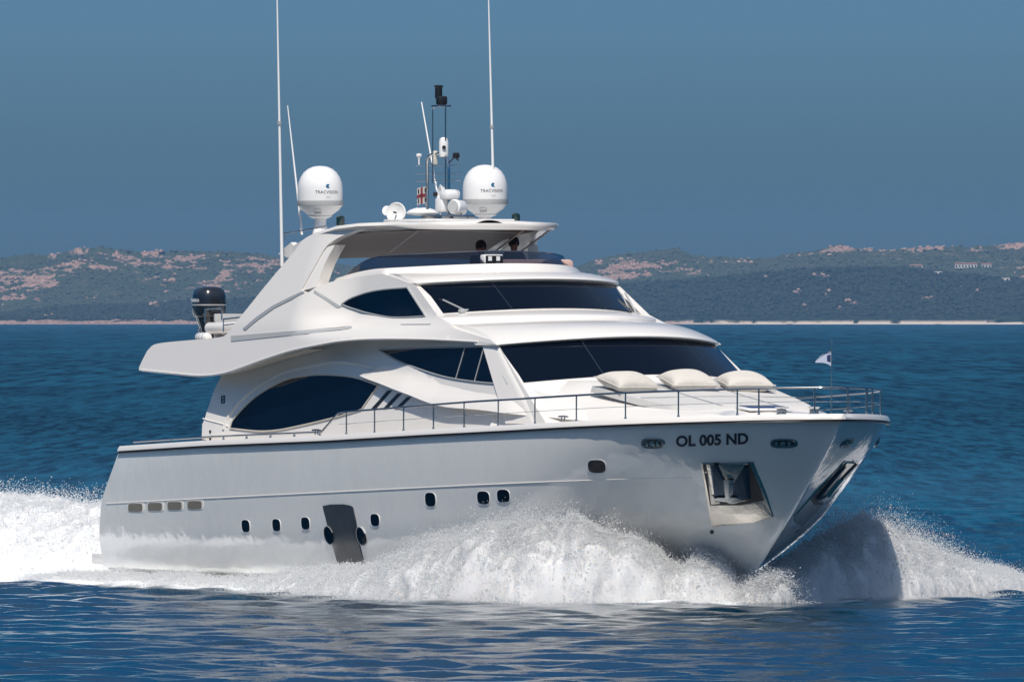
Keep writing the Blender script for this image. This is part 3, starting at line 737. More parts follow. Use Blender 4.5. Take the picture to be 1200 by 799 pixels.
# inner face of the arch leg (a second, forward facing cheek)
leg_in = [(392, 287, 1), (380, 309), (370, 336, 1), (353, 341, 1), (365, 318), (380, 290, 1)]
both(skin(px_out(leg_in, lambda X, Z: YU(X, Z)+.02, 4), lambda X, Z: YU(X, Z)+.03, .24, .13), 'arch_leg', white)
uw = glass_part([(401, 356.5, 1), (413, 349), (430, 343), (450, 339.2), (478, 337, 1), (499, 370.5, 1), (475, 372), (455, 371.5), (430, 366.5), (412, 361)], YU, 'wheelhouse_side_window')
# soffit lip along the bottom of the fascia
arch_band([(166, 433.5), (200, 437), (235, 440), (262, 437), (285, 429.5), (310, 420.5), (340, 411), (370, 404.5), (400, 399.5), (440, 397), (500, 397.5), (560, 400.5)], YU, .025, -.01, 'fascia_lip', white)
# grey trims
def trim(P, f, off, name, m, res=.09): return both(skin([on(x, y, f) for x, y in P], f, .03, res, off), name, m)
trim([(271, 393.5), (320, 389.5), (370, 385.6), (413, 381.8), (412, 384.2), (405, 385.6), (360, 391), (271, 400)], YU, .012, 'grey_moulding', lgrey)
trim([(285, 385), (300, 372), (320, 358), (340, 348), (355, 341), (357, 343), (342, 351), (322, 361), (303, 374.5), (288, 387)], YU, .014, 'arch_groove', grey)
trim([(369, 339.5), (398, 357.5), (402, 358), (399.5, 360), (395, 360.5), (368, 342.5)], YU, .012, 'side_groove', lgrey)
trim([(470, 379.5), (505, 379.2), (505, 380.2), (470, 380.5)], YU, .01, 'vent_slot', grey)

# ---- front of the house: rings (Xaft, bAft, Xcorner, b, z, Xfront, zfront)
def ring(Xa, ba, Xk, bk, zk, Xf, zf, nf=16, ns=4, p=2.2):
    P = [(Xa+(Xk-Xa)*i/ns, -(ba+(bk-ba)*i/ns), zk) for i in range(ns)]
    for i in range(nf+1):
        y = -bk*math.cos(math.pi*i/(2*nf)); P.append((Xk+(Xf-Xk)*(1-(abs(y)/bk)**p), y, zk+(zf-zk)*(1-(abs(y)/bk)**2)))
    return P+[(a, -b, c) for a, b, c in P[::-1][1:]]
def loft(rings, n=6, name='x', m=white, par=yacht, ang=50, cap=None):
    rows = [[Vector(p) for p in r] for r in rings]; k = len(rows[0])
    cols = [pchip([r[i] for r in rows], n) for i in range(k)]
    rr = [[c[j] for c in cols] for j in range(len(cols[0]))]; mb = MB().grid(rr)
    return Yb(mb, name, m, par, ang=ang)
Mb = (16.0, 2.60, 16.93, 2.55, 3.85, 18.15, 4.02); Mt = (15.2, 2.44, 15.74, 2.40, 4.58, 17.0, 4.73)
def lerp(a, b, t): return tuple(a[i]+(b[i]-a[i])*t for i in range(len(a)))
# wall behind the panes, then the glass a little proud of it
loft([ring(*lerp(Mb, Mt, t)) for t in (-1.05, -.6, -.15, 0, .5, 1)], 1, 'house_front', white)
def pane(Rb, Rt, y0, y1, t0, t1, name, m=dglass, off=.015, nf=16, par=yacht):
    rows = []
    for j in range(5):
        t = t0+(t1-t0)*j/4; q = lerp(Rb, Rt, t); r = []
        for i in range(nf+1):
            u = y0+(y1-y0)*i/nf; y = u*q[3]; X = q[2]+(q[5]-q[2])*(1-abs(u)**2.2); r.append(Vector((X+off, y*(1+off/2.4), q[4]+(q[6]-q[4])*(1-u*u)+off*.5)))
        rows.append(r)
    return Yb(MB().grid(rows), name, m, par)
ws = [(-.985, -.46), (-.455, .455), (.46, .985)]
for a, b in ws:
    g_ = pane(Mb, Mt, a, b, .02, .97, 'windshield_pane')
pane(Mb, Mt, -.46, -.455, .02, .97, 'windshield_seam', dgseam, .018, 2); pane(Mb, Mt, .455, .46, .02, .97, 'windshield_seam', dgseam, .018, 2)
# brow over it
loft([ring(15.0, 2.45, 15.74, 2.41, 4.575, 17.02, 4.725), ring(15.0, 2.49, 15.82, 2.46, 4.60, 17.16, 4.75), ring(14.8, 2.46, 15.72, 2.43, 4.68, 17.10, 4.83), ring(14.4, 2.38, 15.2, 2.36, 4.83, 16.6, 4.98), ring(13.6, 2.34, 14.5, 2.33, 4.95, 15.8, 5.06), ring(12.8, 2.33, 13.5, 2.32, 5.02, 14.8, 5.10), ring(12.0, 2.2, 12.6, 2.1, 5.06, 13.6, 5.12)], 5, 'brow', white, ang=80)
# upper windshield and its shelf
Ub = (12.1, 2.30, 12.78, 2.25, 5.19, 13.95, 5.30); Ut = (11.2, 2.26, 11.87, 2.20, 5.765, 12.95, 5.85)
loft([ring(11.0, 2.30, 13.35, 2.40, 4.98, 14.75, 5.06), ring(11.0, 2.28, 13.33, 2.40, 5.07, 14.72, 5.155), ring(11.0, 2.26, 13.22, 2.36, 5.13, 14.55, 5.21), ring(11.0, 2.24, 12.80, 2.27, 5.185, 13.98, 5.29)], 3, 'windshield_shelf', white, ang=60)
loft([ring(*lerp(Ub, Ut, t)) for t in (-.1, 0, .5, 1)], 1, 'wheelhouse_front', white)
for a, b in ws: pane(Ub, Ut, a, b, .03, .97, 'wheelhouse_pane')
pane(Ub, Ut, -.46, -.455, .03, .97, 'wheelhouse_seam', dgseam, .018, 2); pane(Ub, Ut, .455, .46, .03, .97, 'wheelhouse_seam', dgseam, .018, 2)
loft([ring(9.8, 2.16, 11.88, 2.22, 5.765, 12.98, 5.85), ring(9.8, 2.17, 11.93, 2.26, 5.80, 13.06, 5.885), ring(9.8, 2.16, 11.88, 2.25, 5.85, 13.02, 5.935), ring(9.8, 2.14, 11.5, 2.22, 5.93, 12.7, 6.01), ring(9.8, 2.10, 10.9, 2.20, 6.0, 12.2, 6.06)], 4, 'wheelhouse_roof', white, ang=80)
def fring(Xa, ba, Xk, bk, za, zk, Xf, zf, ns=12, nf=14, p=2.4):
    P = [(Xa+(Xk-Xa)*i/ns, -(ba+(bk-ba)*(i/ns)), za+(zk-za)*(1-(1-i/ns)**1.7)) for i in range(ns)]
    for i in range(nf+1):
        y = -bk*math.cos(math.pi*i/(2*nf)); P.append((Xk+(Xf-Xk)*(1-(abs(y)/bk)**p), y, zk+(zf-zk)*(1-(abs(y)/bk)**2)))
    return P+[(a, -b, c) for a, b, c in P[::-1][1:]]
F0 = fring(8.0, 2.18, 10.5, 2.21, 5.72, 5.93, 12.15, 6.03); F1 = fring(8.1, 2.17, 10.4, 2.19, 5.87, 6.05, 12.0, 6.14)
loft([F0, F1, fring(8.1, 2.05, 10.3, 2.08, 5.87, 6.05, 11.85, 6.14), fring(8.1, 2.0, 10.2, 2.02, 5.2, 5.2, 11.6, 5.2)], 2, 'flybridge_coaming', white, ang=40)
D0 = fring(8.25, 2.12, 10.36, 2.15, 5.88, 6.06, 11.95, 6.15); D1 = fring(8.3, 2.10, 9.95, 2.04, 5.90, 6.35, 11.35, 6.45)
D1 = [Vector(p) for p in D1]
n_ = len(D1)
df_ = Yb(MB().grid([[Vector(p) for p in D0], [(Vector(a)+Vector(b))/2 for a, b in zip(D0, D1)], D1]), 'wind_deflector', tglass, ang=60)
MB().tube(D1, .012, 6).build('top_edge', dchrome, df_)
# decks inside
Yb(MB().box((8.3, 0, 5.12), (6.6, 4.3, .06)), 'flybridge_deck', white)
Yb(MB().box((4.0, 0, 4.54), (5.0, 5.6, .12), .03), 'boat_deck', white)
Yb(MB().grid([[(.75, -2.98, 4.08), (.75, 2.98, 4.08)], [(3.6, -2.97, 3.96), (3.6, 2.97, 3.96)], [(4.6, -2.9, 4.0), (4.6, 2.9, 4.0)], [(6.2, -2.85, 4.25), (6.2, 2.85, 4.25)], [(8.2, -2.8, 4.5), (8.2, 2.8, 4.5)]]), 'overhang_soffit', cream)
mb = MB().grid([[(.70, -2.97, 4.07), (.70, 2.97, 4.07)], [(.70, -2.97, 4.13), (.70, 2.97, 4.13)], [(1.08, -2.98, 4.44), (1.08, 2.98, 4.44)], [(1.42, -2.98, 4.585), (1.42, 2.98, 4.585)], [(1.8, -2.98, 4.61), (1.8, 2.98, 4.61)]])
Yb(mb, 'overhang_end', white)
# saloon aft bulkhead with doors, cockpit
Yb(MB().box((4.3, 0, 3.25), (.1, 5.2, 1.6)), 'aft_bulkhead', white)
Yb(MB().box((4.23, 0, 3.2), (.04, 3.2, 1.4)), 'saloon_door', dglass)
Yb(MB().box((.25, 0, 2.32), (.5, 5.2, .35), .08), 'transom_coaming', white)
# low bulwark panel showing between the rail and the house
# helm console and seats on the flybridge
cn = Yb(MB().box((10.4, .1, 5.55), (.8, 3.3, .8), .12), 'helm_console', peach)
Yb(MB().box((10.55, 1.0, 6.16), (.9, 1.5, .26), .08), 'console_cover', peach)
for y in (.55, 1.25):
    st_ = Yb(MB().box((8.95, y, 5.5), (.5, .55, .12), .04), 'helm_seat', white)
    MB().box((8.72, y, 5.82), (.1, .52, .55), .04).build('backrest', white, st_); MB().tube([(8.95, y, 5.15), (8.95, y, 5.45)], .06).build('pedestal', chrome, st_)

# ---- joints, non-skid panels and small fittings
nons = mat('non_skid', (.60, .585, .55), .85, bump=.4, bscale=60)
def deck_patch(s0, s1, o0, o1, side):
    rws = []
    for i in range(9):
        s_ = s0+(s1-s0)*i/8; a = sheer_pt(s_, o0, .0, side); c_ = sheer_pt(s_, o1, .0, side); rws.append([(a.x, a.y, a.z-.012), (c_.x, c_.y, c_.z-.008)])
    Yb(MB().grid(rws), 'non_skid_panel', nons, smooth=False)
for side in (-1, 1):
    for s0, s1 in ((4.2, 6.2), (6.3, 8.6), (8.7, 11.0), (11.1, 13.4), (13.5, 15.8)): deck_patch(s0, s1, .22, .55, side)
# ---- hardtop
ht = [(6.3, 6.46, 2.30), (6.9, 6.64, 2.32), (7.6, 6.84, 2.32), (8.4, 6.96, 2.30), (9.2, 7.01, 2.20), (9.75, 7.02, 2.05), (10.15, 7.02, 1.8), (10.45, 7.015, 1.4), (10.62, 7.01, .9), (10.7, 7.01, .3)]
def ht_rows(dz, k=1., cam=.06): return [[(x, -b*k*c, z+dz+cam*(1-c*c)) for c in (1, .96, .75, .5, .25, 0, -.25, -.5, -.75, -.96, -1)] for x, z, b in ht]
t_, b_ = ht_rows(.0, .985), ht_rows(-.13, .95)
mid_ = ht_rows(-.06, 1.0, .0)
mb = MB().grid(t_); mb.grid(b_, flip=True)
e1 = [r[0] for r in t_]+[r[-1] for r in t_[::-1]]; em = [r[0] for r in mid_]+[r[-1] for r in mid_[::-1]]; e2 = [r[0] for r in b_]+[r[-1] for r in b_[::-1]]
mb.grid([e1, em, e2]); mb.add([p for p in t_[0]]+[p for p in b_[0]], [(i, i+1, 12+i, 11+i) for i in range(10)])
hard = Yb(mb, 'hardtop', white, ang=50)
un = [[(x, -b*.80*c, z-.16+.045*(1-c*c)) for c in (1, .75, .5, .25, 0, -.25, -.5, -.75, -1)] for x, z, b in ht[:7]]
MB().grid(un).build('headliner', teak, hard)
MB().grid([[(x+.0, y, z-.012) for x, y, z in r] for r in [[(9.0, -1.75, 6.825), (9.0, 0, 6.88), (9.0, 1.75, 6.825)], [(9.15, -1.75, 6.83), (9.15, 0, 6.885), (9.15, 1.75, 6.83)]]]).build('headliner_beam', cream, hard)
MB().box((8.9, 0, 7.07), (1.9, 2.0, .06), .02).build('roof_panel', white, hard)
# rear wings of the arch
both(skin([inv(*p, -2.3) for p in [(327, 298), (330, 294), (340, 286), (342, 284), (345, 288), (356, 281), (352, 290), (343, 300), (338, 302), (333, 300)]], lambda X, Z: -2.32, .12, .2), 'arch_wing', white)
# support struts beneath the hardtop
for y in (-.9, .9, 1.35):
    MB().tube([(9.9, y*1.3, 6.88), (8.6, y*1.3, 6.45)], .02).build('strut', white, hard)

# ---- radomes
def radome(c, name='satellite_dome'):
    X, Y, Z = c
    o = Yb(MB().lathe([(.455, -.14), (.457, .0), (.455, .12), (.44, .22), (.40, .33), (.335, .43), (.25, .50), (.15, .545), (.05, .56), (.001, .562)], c, 36, cap=False), name, plast, ang=80)
    MB().lathe([(.463, -.145), (.466, -.14), (.466, -.235), (.463, -.24), (.44, -.24)], c, 36, cap=False).build('grey_band', lgrey, o)
    MB().lathe([(.45, -.24), (.38, -.33), (.25, -.42), (.235, -.44)], c, 36).build('lower_shell', plast, o)
    MB().lathe([(.24, -.44), (.24, -.46), (.13, -.5), (.12, -.62), (.15, -.70), (.17, -1.0)], c, 20).build('pedestal', plast, o)
    def wrap(me, off_px, z0, size):
        for v in me.vertices:
            # wrap round the shell; the azimuth faces forward of the beam
            a = R(off_px)-v.co.x*size/.458; zz = z0+v.co.y*size
            rr = np.interp(zz, [-.14, .12, .22, .33, .43], [.455, .455, .44, .40, .335])+.004
            v.co = (X+rr*math.cos(a), Y+rr*math.sin(a), Z+zz)
    return o, wrap
CAMA = -27.  # azimuth of the viewer in boat frame is about -27 degrees off the bow... letters start left of it
for c in [(6.83, -1.86, 7.62), (6.83, 1.86, 7.665)]:
    o, wrap = radome(c)
    me = subdiv(text_mesh('TRACVISION', 1, 0, .0), 1); w_ = max(v.co.x for v in me.vertices); s = .50/w_
    # letters run to the right as seen from outside: azimuth increases to the left, so x grows with rising angle
    for v in me.vertices: v.co.x = -v.co.x
    wrap(me, CAMA-12, .0, s)
    link('lettering', me, navy, o, smooth=False)
    me = subdiv(text_mesh('HD7', 1, 0, 0), 1)
    for v in me.vertices: v.co.x = -v.co.x
    wrap(me, CAMA+15, -.09, .055); link('model_lettering', me, lgrey, o, smooth=False)
    me = bpy.data.meshes.new('e'); me.from_pydata([(0, 0, 0), (-.06, .0, 0), (-.085, .05, 0), (-.025, .05, 0), (-.03, -.03, 0), (-.09, -.03, 0), (-.06, .0, 0)], [], [(0, 1, 2, 3), (0, 4, 5, 6)]); wrap(me, CAMA+15, .14, 1.0); link('emblem', me, mat('emblem_blue', (.02, .12, .25), .4), o, smooth=False)
    MB().box((c[0]+.27, c[1]-.18, c[2]-.335), (.14, .14, .09), .01, Matrix.Rotation(R(-35), 3, 'Z')@Matrix.Rotation(R(35), 3, 'Y')).build('rating_plate', lgrey, o)

# ---- mast, antennas, horns, lamps on the hardtop
def at_roof(px, py, Y): X, Z = inv(px, py, Y); return Vector((X, Y, Z))
def P3(px, py, Y=0.): return at_roof(px, py, Y)
mast = Yb(MB().tube([P3(500.5, 256), P3(500.5, 190), P3(502, 184), P3(506, 181), P3(516, 180), P3(521, 182), P3(525, 188), P3(526, 200), P3(526, 256)], .03, 8), 'mast', chrome)
MB().tube([P3(507, 215), P3(507, 127)], .013, 6).build('mast_rod', dchrome, mast)
MB().tube([P3(522, 225), P3(522, 124)], .016, 6).build('mast_rod', dchrome, mast)
nl = MB().lathe([(.07, -.03), (.075, .0), (.075, .18), (.09, .20), (.09, .23), (.06, .24)], P3(514, 114), 14).build('navigation_light', black, mast)
MB().box(P3(517.5, 118), (.18, .2, .18), .04).build('light_housing', black, mast)
MB().box(P3(517, 124.5), (.3, .3, .04), .01).build('light_bracket', dchrome, mast)
MB().tube([P3(507, 128), P3(509, 125), P3(514, 124)], .015, 6).build('light_bracket', chrome, mast)
sd = MB().lathe([(.085, -.17), (.095, -.1), (.095, .12), (.08, .19), (.04, .22)], P3(520, 174), 16).build('searchlight', plast, mast)
MB().lathe([(.04, 0), (.04, .02)], P3(520.5, 173)+Vector((.085, -.045, 0)), 12, (.8, -.5, 0)).build('lens', black, sd)
MB().box(P3(510, 185), (.08, .08, .28), .02).build('radar_reflector', cream, mast)
MB().lathe([(.05, -.0), (.055, .09), (.055, .16)], P3(520, 183)-Vector((0, 0, .05)), 12).build('lamp_base', grey, mast)
for y_ in (194, 203.5, 212):
    MB().tube([P3(487, y_+.3), P3(540, y_-.3)], .008, 5).build('spreader', dchrome, mast)
gp = MB().lathe([(.015, -.16), (.02, -.04), (.04, 0), (.06, .02), (.055, .06), (.01, .07)], P3(491, 184), 12).build('gps_antenna', plast, mast)
MB().tube([P3(525, 192), P3(533, 184), P3(537, 188)], .016, 6).build('camera_arm', black, mast)
MB().box(P3(534.5, 182.5), (.12, .12, .12), .03).build('camera', black, mast)
# small horn speakers and radar scanner
for (x, y, r_) in [(523.5, 226, .17), ]:
    h_ = Yb(MB().lathe([(.02, -.30), (.05, -.28), (.16, -.05), (.20, 0), (.19, .01), (.05, -.12)], P3(516, 228), 20, (-.25, -.96, 0)), 'loudhailer', plast)
    MB().lathe([(.05, 0), (.05, .04), (.02, .06)], P3(515, 228)+Vector((.05, -.10, 0)), 12, (.3, -.95, 0)).build('driver', black, h_)
sh = Yb(MB().box(P3(527, 228), (.38, .34, .2), .08).box(P3(521, 240), (.34, .3, .3), .06), 'searchlight', plast)
sh2 = Yb(MB().lathe([(.13, -.18), (.15, -.15), (.15, .12), (.12, .16)], P3(536, 243), 18, (.5, -.85, .1)), 'searchlight', plast)
MB().lathe([(.12, 0), (.12, .012)], P3(536, 243)+Vector((.5, -.85, .1))*.17, 18, (.5, -.85, .1)).build('lens', lgrey, sh2)
dshe = Yb(MB().lathe([(.10, .0), (.30, .03), (.34, .06), (.26, .12), (.10, .17), (.02, .19)], P3(495, 253, 0), 24), 'tv_antenna', plast)
fd = Yb(MB().lathe([(.02, -.14), (.2, -.05), (.215, 0), (.2, .02), (.16, -.02), (.02, -.05)], P3(464, 249.5, -.6), 24, (.62, -.76, .12)), 'horn', plast)
MB().lathe([(.02, 0), (.02, .1)], P3(464, 249.5, -.6), 8, (.62, -.76, .12)).build('driver', black, fd)
MB().lathe([(.05, -.08), (.1, 0), (.1, .02)], P3(453.5, 247, -.6), 14, (.62, -.76, .12)).tube([P3(455, 250, -.6), P3(455, 262, -.6)], .015).tube([P3(460, 250, -.6), P3(460, 262, -.6)], .015).build('small_horn', plast, fd)
for (x, y, Y_) in [(399, 259, -1.9), (604.5, 256, 1.9)]:
    nv = Yb(MB().lathe([(.075, -.1), (.085, -.08), (.085, .08), (.06, .1), (.02, .11)], P3(x, y, Y_), 14), 'navigation_light', mat('nav_lens', (.01, .03, .03), .15, coat=.5))
for x0, x1 in [(500, 512), (524, 536), (540, 548)]:
    Yb(MB().box((P3((x0+x1)/2, 254, 0)), (.3, .35, .07), .02).tube([P3(x0, 256), P3(x0, 250)], .012).tube([P3(x1, 256), P3(x1, 251)], .012), 'deck_fitting', dchrome)
# whip aerials
def whip(P, Y, r0=.028, r1=.008, name='whip_antenna', joint=None):
    a, b = P3(*P[0], Y), P3(*P[1], Y); o = Yb(MB().tube([a, a.lerp(b, .5), b], [r0, (r0+r1)/2, r1], 8), name, plast)
    if joint:
        q = a.lerp(b, joint); q2 = a.lerp(b, joint+.012); MB().tube([q, q2], r0*1.4, 8).build('joint', grey, o)
    return o
whip([(330.5, 312), (324, -40)], -2.42, .034, .012, joint=.47)
whip([(354, 275), (337, 124)], -2.1, .026, .01)
whip([(578.5, 232), (571.5, -40)], 1.9, .03, .01, joint=.30)
whip([(517, 252), (494, 120)], .1, .022, .012)
Yb(MB().tube([P3(330, 274, -2.3), P3(350, 271, -2.2), P3(382, 265, -2.0)], .012, 6).tube([P3(334, 274, -2.3), P3(334, 281, -2.3)], .01, 6), 'grab_rail', dchrome)
# double floodlight standing on the coaming in front of the helm
X_, Z_ = inv(590, 315, -.35)
fl = Yb(MB().box((11.62, -.42, 6.28), (.22, .42, .20), .03), 'floodlight', plast)
MB().tube([(11.6, -.42, 6.02), (11.6, -.42, 6.2)], .09, 12).build('bracket', lgrey, fl)
MB().box((11.735, -.42, 6.28), (.012, .38, .16)).build('lens', black, fl)
for k in (-.1, .08): MB().box((11.744, -.42+k, 6.30), (.012, .08, .09)).build('reflector', plast, fl)
# wipers
def wiper(bx, by, tx, ty, y0, name='wiper'):
    Rb_, Rt_ = Ub, Ut
    def onw(px, py):
        best = None
        for k in range(400):
            Y = -2.3+4.6*k/399; X, Z = inv(px, py, Y); t = (Z-Ub[4])/(Ut[4]-Ub[4]); q = lerp(Ub, Ut, t); 
            if abs(Y) > q[3]: continue
            Xs = q[2]+(q[5]-q[2])*(1-(abs(Y)/q[3])**2.2)
            if best is None or abs(X-Xs) < best[0]: best = (abs(X-Xs), Vector((Xs+.06, Y, Z)))
        return best[1]
    a, b = onw(bx, by), onw(tx, ty); d = (b-a)
    o = Yb(MB().tube([a+Vector((.04, 0, .01)), b+Vector((.05, 0, .01))], .020, 6), name, grey)
    MB().box(a, (.12, .24, .08), .02).build('motor_cap', lgrey, o)
    c = a.lerp(b, .72); MB().tube([a.lerp(b, .35), b+d*.12], .018, 6).build('blade', black, o)
wiper(543, 364.5, 516, 352, -1.3); wiper(645, 361.5, 672, 348, .2); 
o = Yb(MB().tube([(13.1, 2.05, 5.2), (12.55, 2.08, 5.62)], .022, 6).tube([(13.1, 1.92, 5.2), (12.6, 1.98, 5.6)], .015, 6), 'wiper', lgrey); MB().box((13.12, 2.0, 5.2), (.12, .16, .08), .02).build('motor_cap', lgrey, o)

# ---- foredeck trunk with sunpad
xs_ = [16.2, 17.0, 18.0, 18.8, 19.6, 20.4, 21.2, 22.0, 22.5, 22.8]
zt_ = [3.95, 3.95, 3.93, 3.80, 3.66, 3.54, 3.44, 3.36, 3.30, 3.18]
wt_ = [2.45, 2.35, 2.12, 1.95, 1.85, 1.75, 1.62, 1.42, 1.2, .9]
rows = []
for x, z, w in zip(xs_, zt_, wt_):
    zd = sheer_z(x)+.02; ed = min(z-.0, zd+.0+.62*(z-zd)); wb = w+.42
    half = [(-wb, zd-.05), (-wb+.06, zd+.03), (-w-.10, ed-.02), (-w, ed+.05), (-w*.82, z-.03), (-w*.5, z), (0, z+.03)]
    rows.append([(x, a, b) for a, b in half]+[(x, -a, b) for a, b in half[::-1][1:]])
k_ = len(rows[0]); cols = [pchip([Vector(r[i]) for r in rows], 3) for i in range(k_)]
rr = [[c[j] for c in cols] for j in range(len(cols[0]))]
mb = MB().grid(rr); mb.add(rr[-1], [tuple(range(k_))]); Yb(mb, 'foredeck_trunk', white, ang=60)
rows = []
for x, z, w in [(18.75, 3.80, 1.92), (18.8, 3.86, 1.92), (19.6, 3.735, 1.82), (20.4, 3.615, 1.72), (21.2, 3.51, 1.55), (21.75, 3.445, 1.38), (21.8, 3.38, 1.36)]:
    rows.append([(x, y*w, z-(.14 if abs(y) == 1 else (.02 if abs(y) > .9 else 0))-.02*y*y) for y in (-1, -.985, -.93, -.5, 0, .5, .93, .985, 1)])
sp_ = Yb(MB().grid(rows), 'sunpad', pad, ang=60)
for x_, z_ in ((19.6, 3.742), (20.4, 3.622)): MB().tube([(x_, -1.68, z_-.02), (x_, 0, z_), (x_, 1.68, z_-.02)], .008, 5).build('seam', grey, sp_)
for y_ in (-.6, .6): MB().tube([(18.9, y_, 3.845), (20.4, y_, 3.622), (21.7, y_, 3.455)], .008, 5).build('seam', grey, sp_)
hch = Yb(MB().box((22.15, .05, 3.405), (.62, .95, .05), .015, Matrix.Rotation(R(5), 3, 'Y')), 'deck_hatch', plast)
MB().box((22.15, .05, 3.43), (.5, .82, .03), .01, Matrix.Rotation(R(5), 3, 'Y')).build('glass', bluegl, hch)
# cleats
def cleat(x, y, z, rz=0):
    mt = Matrix.Rotation(rz, 3, 'Z'); o = MB()
    o.tube([Vector((x, y, z+.09))+mt@Vector((-.19, 0, 0)), Vector((x, y, z+.1)), Vector((x, y, z+.09))+mt@Vector((.19, 0, 0))], .018, 6)
    for q in (-.06, .06): o.tube([Vector((x, y, z))+mt@Vector((q, 0, 0)), Vector((x, y, z+.1))+mt@Vector((q, 0, 0))], .016, 6)
    Yb(o, 'cleat', dchrome)
for sd_ in (-1, 1):
    cleat(19.3, 2.78*sd_, sheer_z(19.3)+.11); cleat(9.2, 3.1*sd_, sheer_z(9.2)+.11); cleat(24.3, .72*sd_, 3.28)
# windlass
wl_ = Yb(MB().lathe([(.14, 0), (.14, .08), (.09, .12), (.09, .2), (.12, .24), (.02, .26)], (23.6, -.35, 3.2), 16).lathe([(.14, 0), (.14, .08), (.09, .12), (.09, .2), (.12, .24), (.02, .26)], (23.6, .35, 3.2), 16), 'windlass', chrome)
# flagstaff
Yb(MB().tube([(24.95, .0, 3.25), (24.95, 0, 4.68)], [.016, .011], 8).lathe([(.001, 0), (.02, .01), (.001, .03)], (24.95, 0, 4.67), 8), 'flagstaff', chrome)
# side emblem at the stern wing
for (x, y, w, h) in [(260.2, 468, 1.4, 9), (263.2, 467.5, 1.4, 9), (261.7, 464.2, 3.6, 1.3), (261.7, 468.2, 3.6, 1.3), (261.7, 472.0, 3.6, 1.3)]:
    Yb(skin([on(x-w/2, y-h/2, YH), on(x+w/2, y-h/2, YH), on(x+w/2, y+h/2, YH), on(x-w/2, y+h/2, YH)], YH, .01, .5, .012), 'emblem', mat('emblem_grey', (.04, .07, .09), .4) if 'emblem_grey' not in bpy.data.materials else bpy.data.materials['emblem_grey'], smooth=False)
for (x, y) in [(247, 505.5), (247, 514)]:
    X, Z = on(x, y, YH); Yb(MB().lathe([(.03, 0), (.03, .02)], (X, YH(X, Z)-.005, Z), 10, (0, -1, 0)), 'courtesy_light', black)
# low seam between the hull-side step and the aft wing
arch_band([(238, 490.5), (248, 493.5), (260, 496.5), (268, 500)], YH, .018, .0, 'wing_seam', white)

# ================================================================== things aboard (each its own object)
def aboard(name, X, Y, Z, label, cat, group=None, rz=0):
    w = wpt(X, Y, Z); e = empty(name, w, -A+rz); return tag(e, label, cat, group)
# pillows
def pillow_mesh(w, d, h, seed, squash=1.):
    n = 22; r = random.Random(seed); rows = [[], []]; bm = MB()
    for s in (1, -1):
        rw = []
        for i in range(n+1):
            row = []
            for j in range(n+1):
                u, v = -1+2*i/n, -1+2*j/n
                prof = max(0, (1-abs(u)**2.6))**.5*max(0, (1-abs(v)**2.6))**.5
                pin = 1-.10*(1-abs(u)**2)*abs(v)**6-.0
                x = u*w/2*(1-.09*(1-v*v)*(abs(u)**3)); y = v*d/2*(1-.09*(1-u*u)*(abs(v)**3))
                z = s*h/2*prof*(1+.05*math.sin(5*u+seed)*math.cos(4*v))
                row.append((x, y, z*squash+(.02*math.sin(3*u+seed)*prof)))
            rw.append(row)
        bm.grid(rw, flip=(s < 0))
    return bm
def pillow(X, Y, Z, rz, tilt, seed, label):
    e = aboard('pillow', X, Y, Z-.04, label, 'pillow', 'pillows on the foredeck sunpad', rz)
    random.seed(seed); m_ = pillow_mesh(.86, .96, .39, seed)
    q = Matrix.Rotation(tilt, 3, 'Y')
    m_.v = [tuple(q@Vector(p)) for p in m_.v]
    c_ = m_.build('cushion', fabric, e, ang=180)
    n = 40; pp = []
    for i in range(n):
        t = i/n*4; k = int(t); f_ = t-k; u, v = [(-1+2*f_, -1), (1, -1+2*f_), (1-2*f_, 1), (-1, 1-2*f_)][k]
        x = u*.43*(1-.09*(1-v*v)*(abs(u)**3)); y = v*.49*(1-.09*(1-u*u)*(abs(v)**3)); pp.append(q@Vector((x, y, 0)))
    MB().tube(pp, .012, 6, closed=True).build('piping', fabric, e)
pillow(19.35, -1.42, 3.93, R(8), R(14), 1, 'plump off white pillow nearest the dark windshield pillar, leftmost of three')
pillow(19.4, -.13, 3.95, R(-4), R(12), 2, 'off white pillow in the middle of the three on the sunpad')
pillow(19.45, 1.08, 3.92, R(-10), R(8), 3, 'off white pillow at the far right end of the sunpad, nearest the bow flag')
# burgee
e = aboard('pennant', 24.95, 0, 4.2, 'small white triangular pennant with dark blue mark flying at the bow', 'pennant')
aw = wpt(24.95, 0, 0); n = 12
def pen(u, v):  # streams back and away to the left
    d = Vector((-.24, -.22, 0)); h = .17*(1-u)
    return Vector((d.x*u, d.y*u+.03*math.sin(6*u), .17+(-.02+ .02*math.sin(5*u))*u*2-.0+h*v))
MB().grid([[pen(i/n, v) for v in (-1, -.5, 0, .5, 1)] for i in range(n+1)]).build('cloth', mat('pennant_cloth', (.48, .53, .66), .8), e)
m_ = mat('pennant_mark', (.02, .035, .12), .8)
q = MB().grid([[pen(u, v)+Vector((.004, -.006, 0)) for v in (-.5, 0, .45)] for u in (.1, .2, .35)]); q.grid([[pen(u, v)+Vector((.004, -.006, 0)) for v in (.85, 1.0)] for u in (.02, .4, .8)]); q.build('mark', m_, e)
e = aboard('courtesy_flag', *P3(500, 228, 0), 'small red white and black flag hanging from the mast spreader', 'flag')
n = 8
MB().grid([[(-.03*i/n*3, -.19*i/n+.02*math.sin(i), .0+z_-.05*i/n) for z_ in (.17, .08, 0, -.08, -.17)] for i in range(n+1)]).build('cloth', mat('flag_cloth', (.42, .41, .40), .8), e)
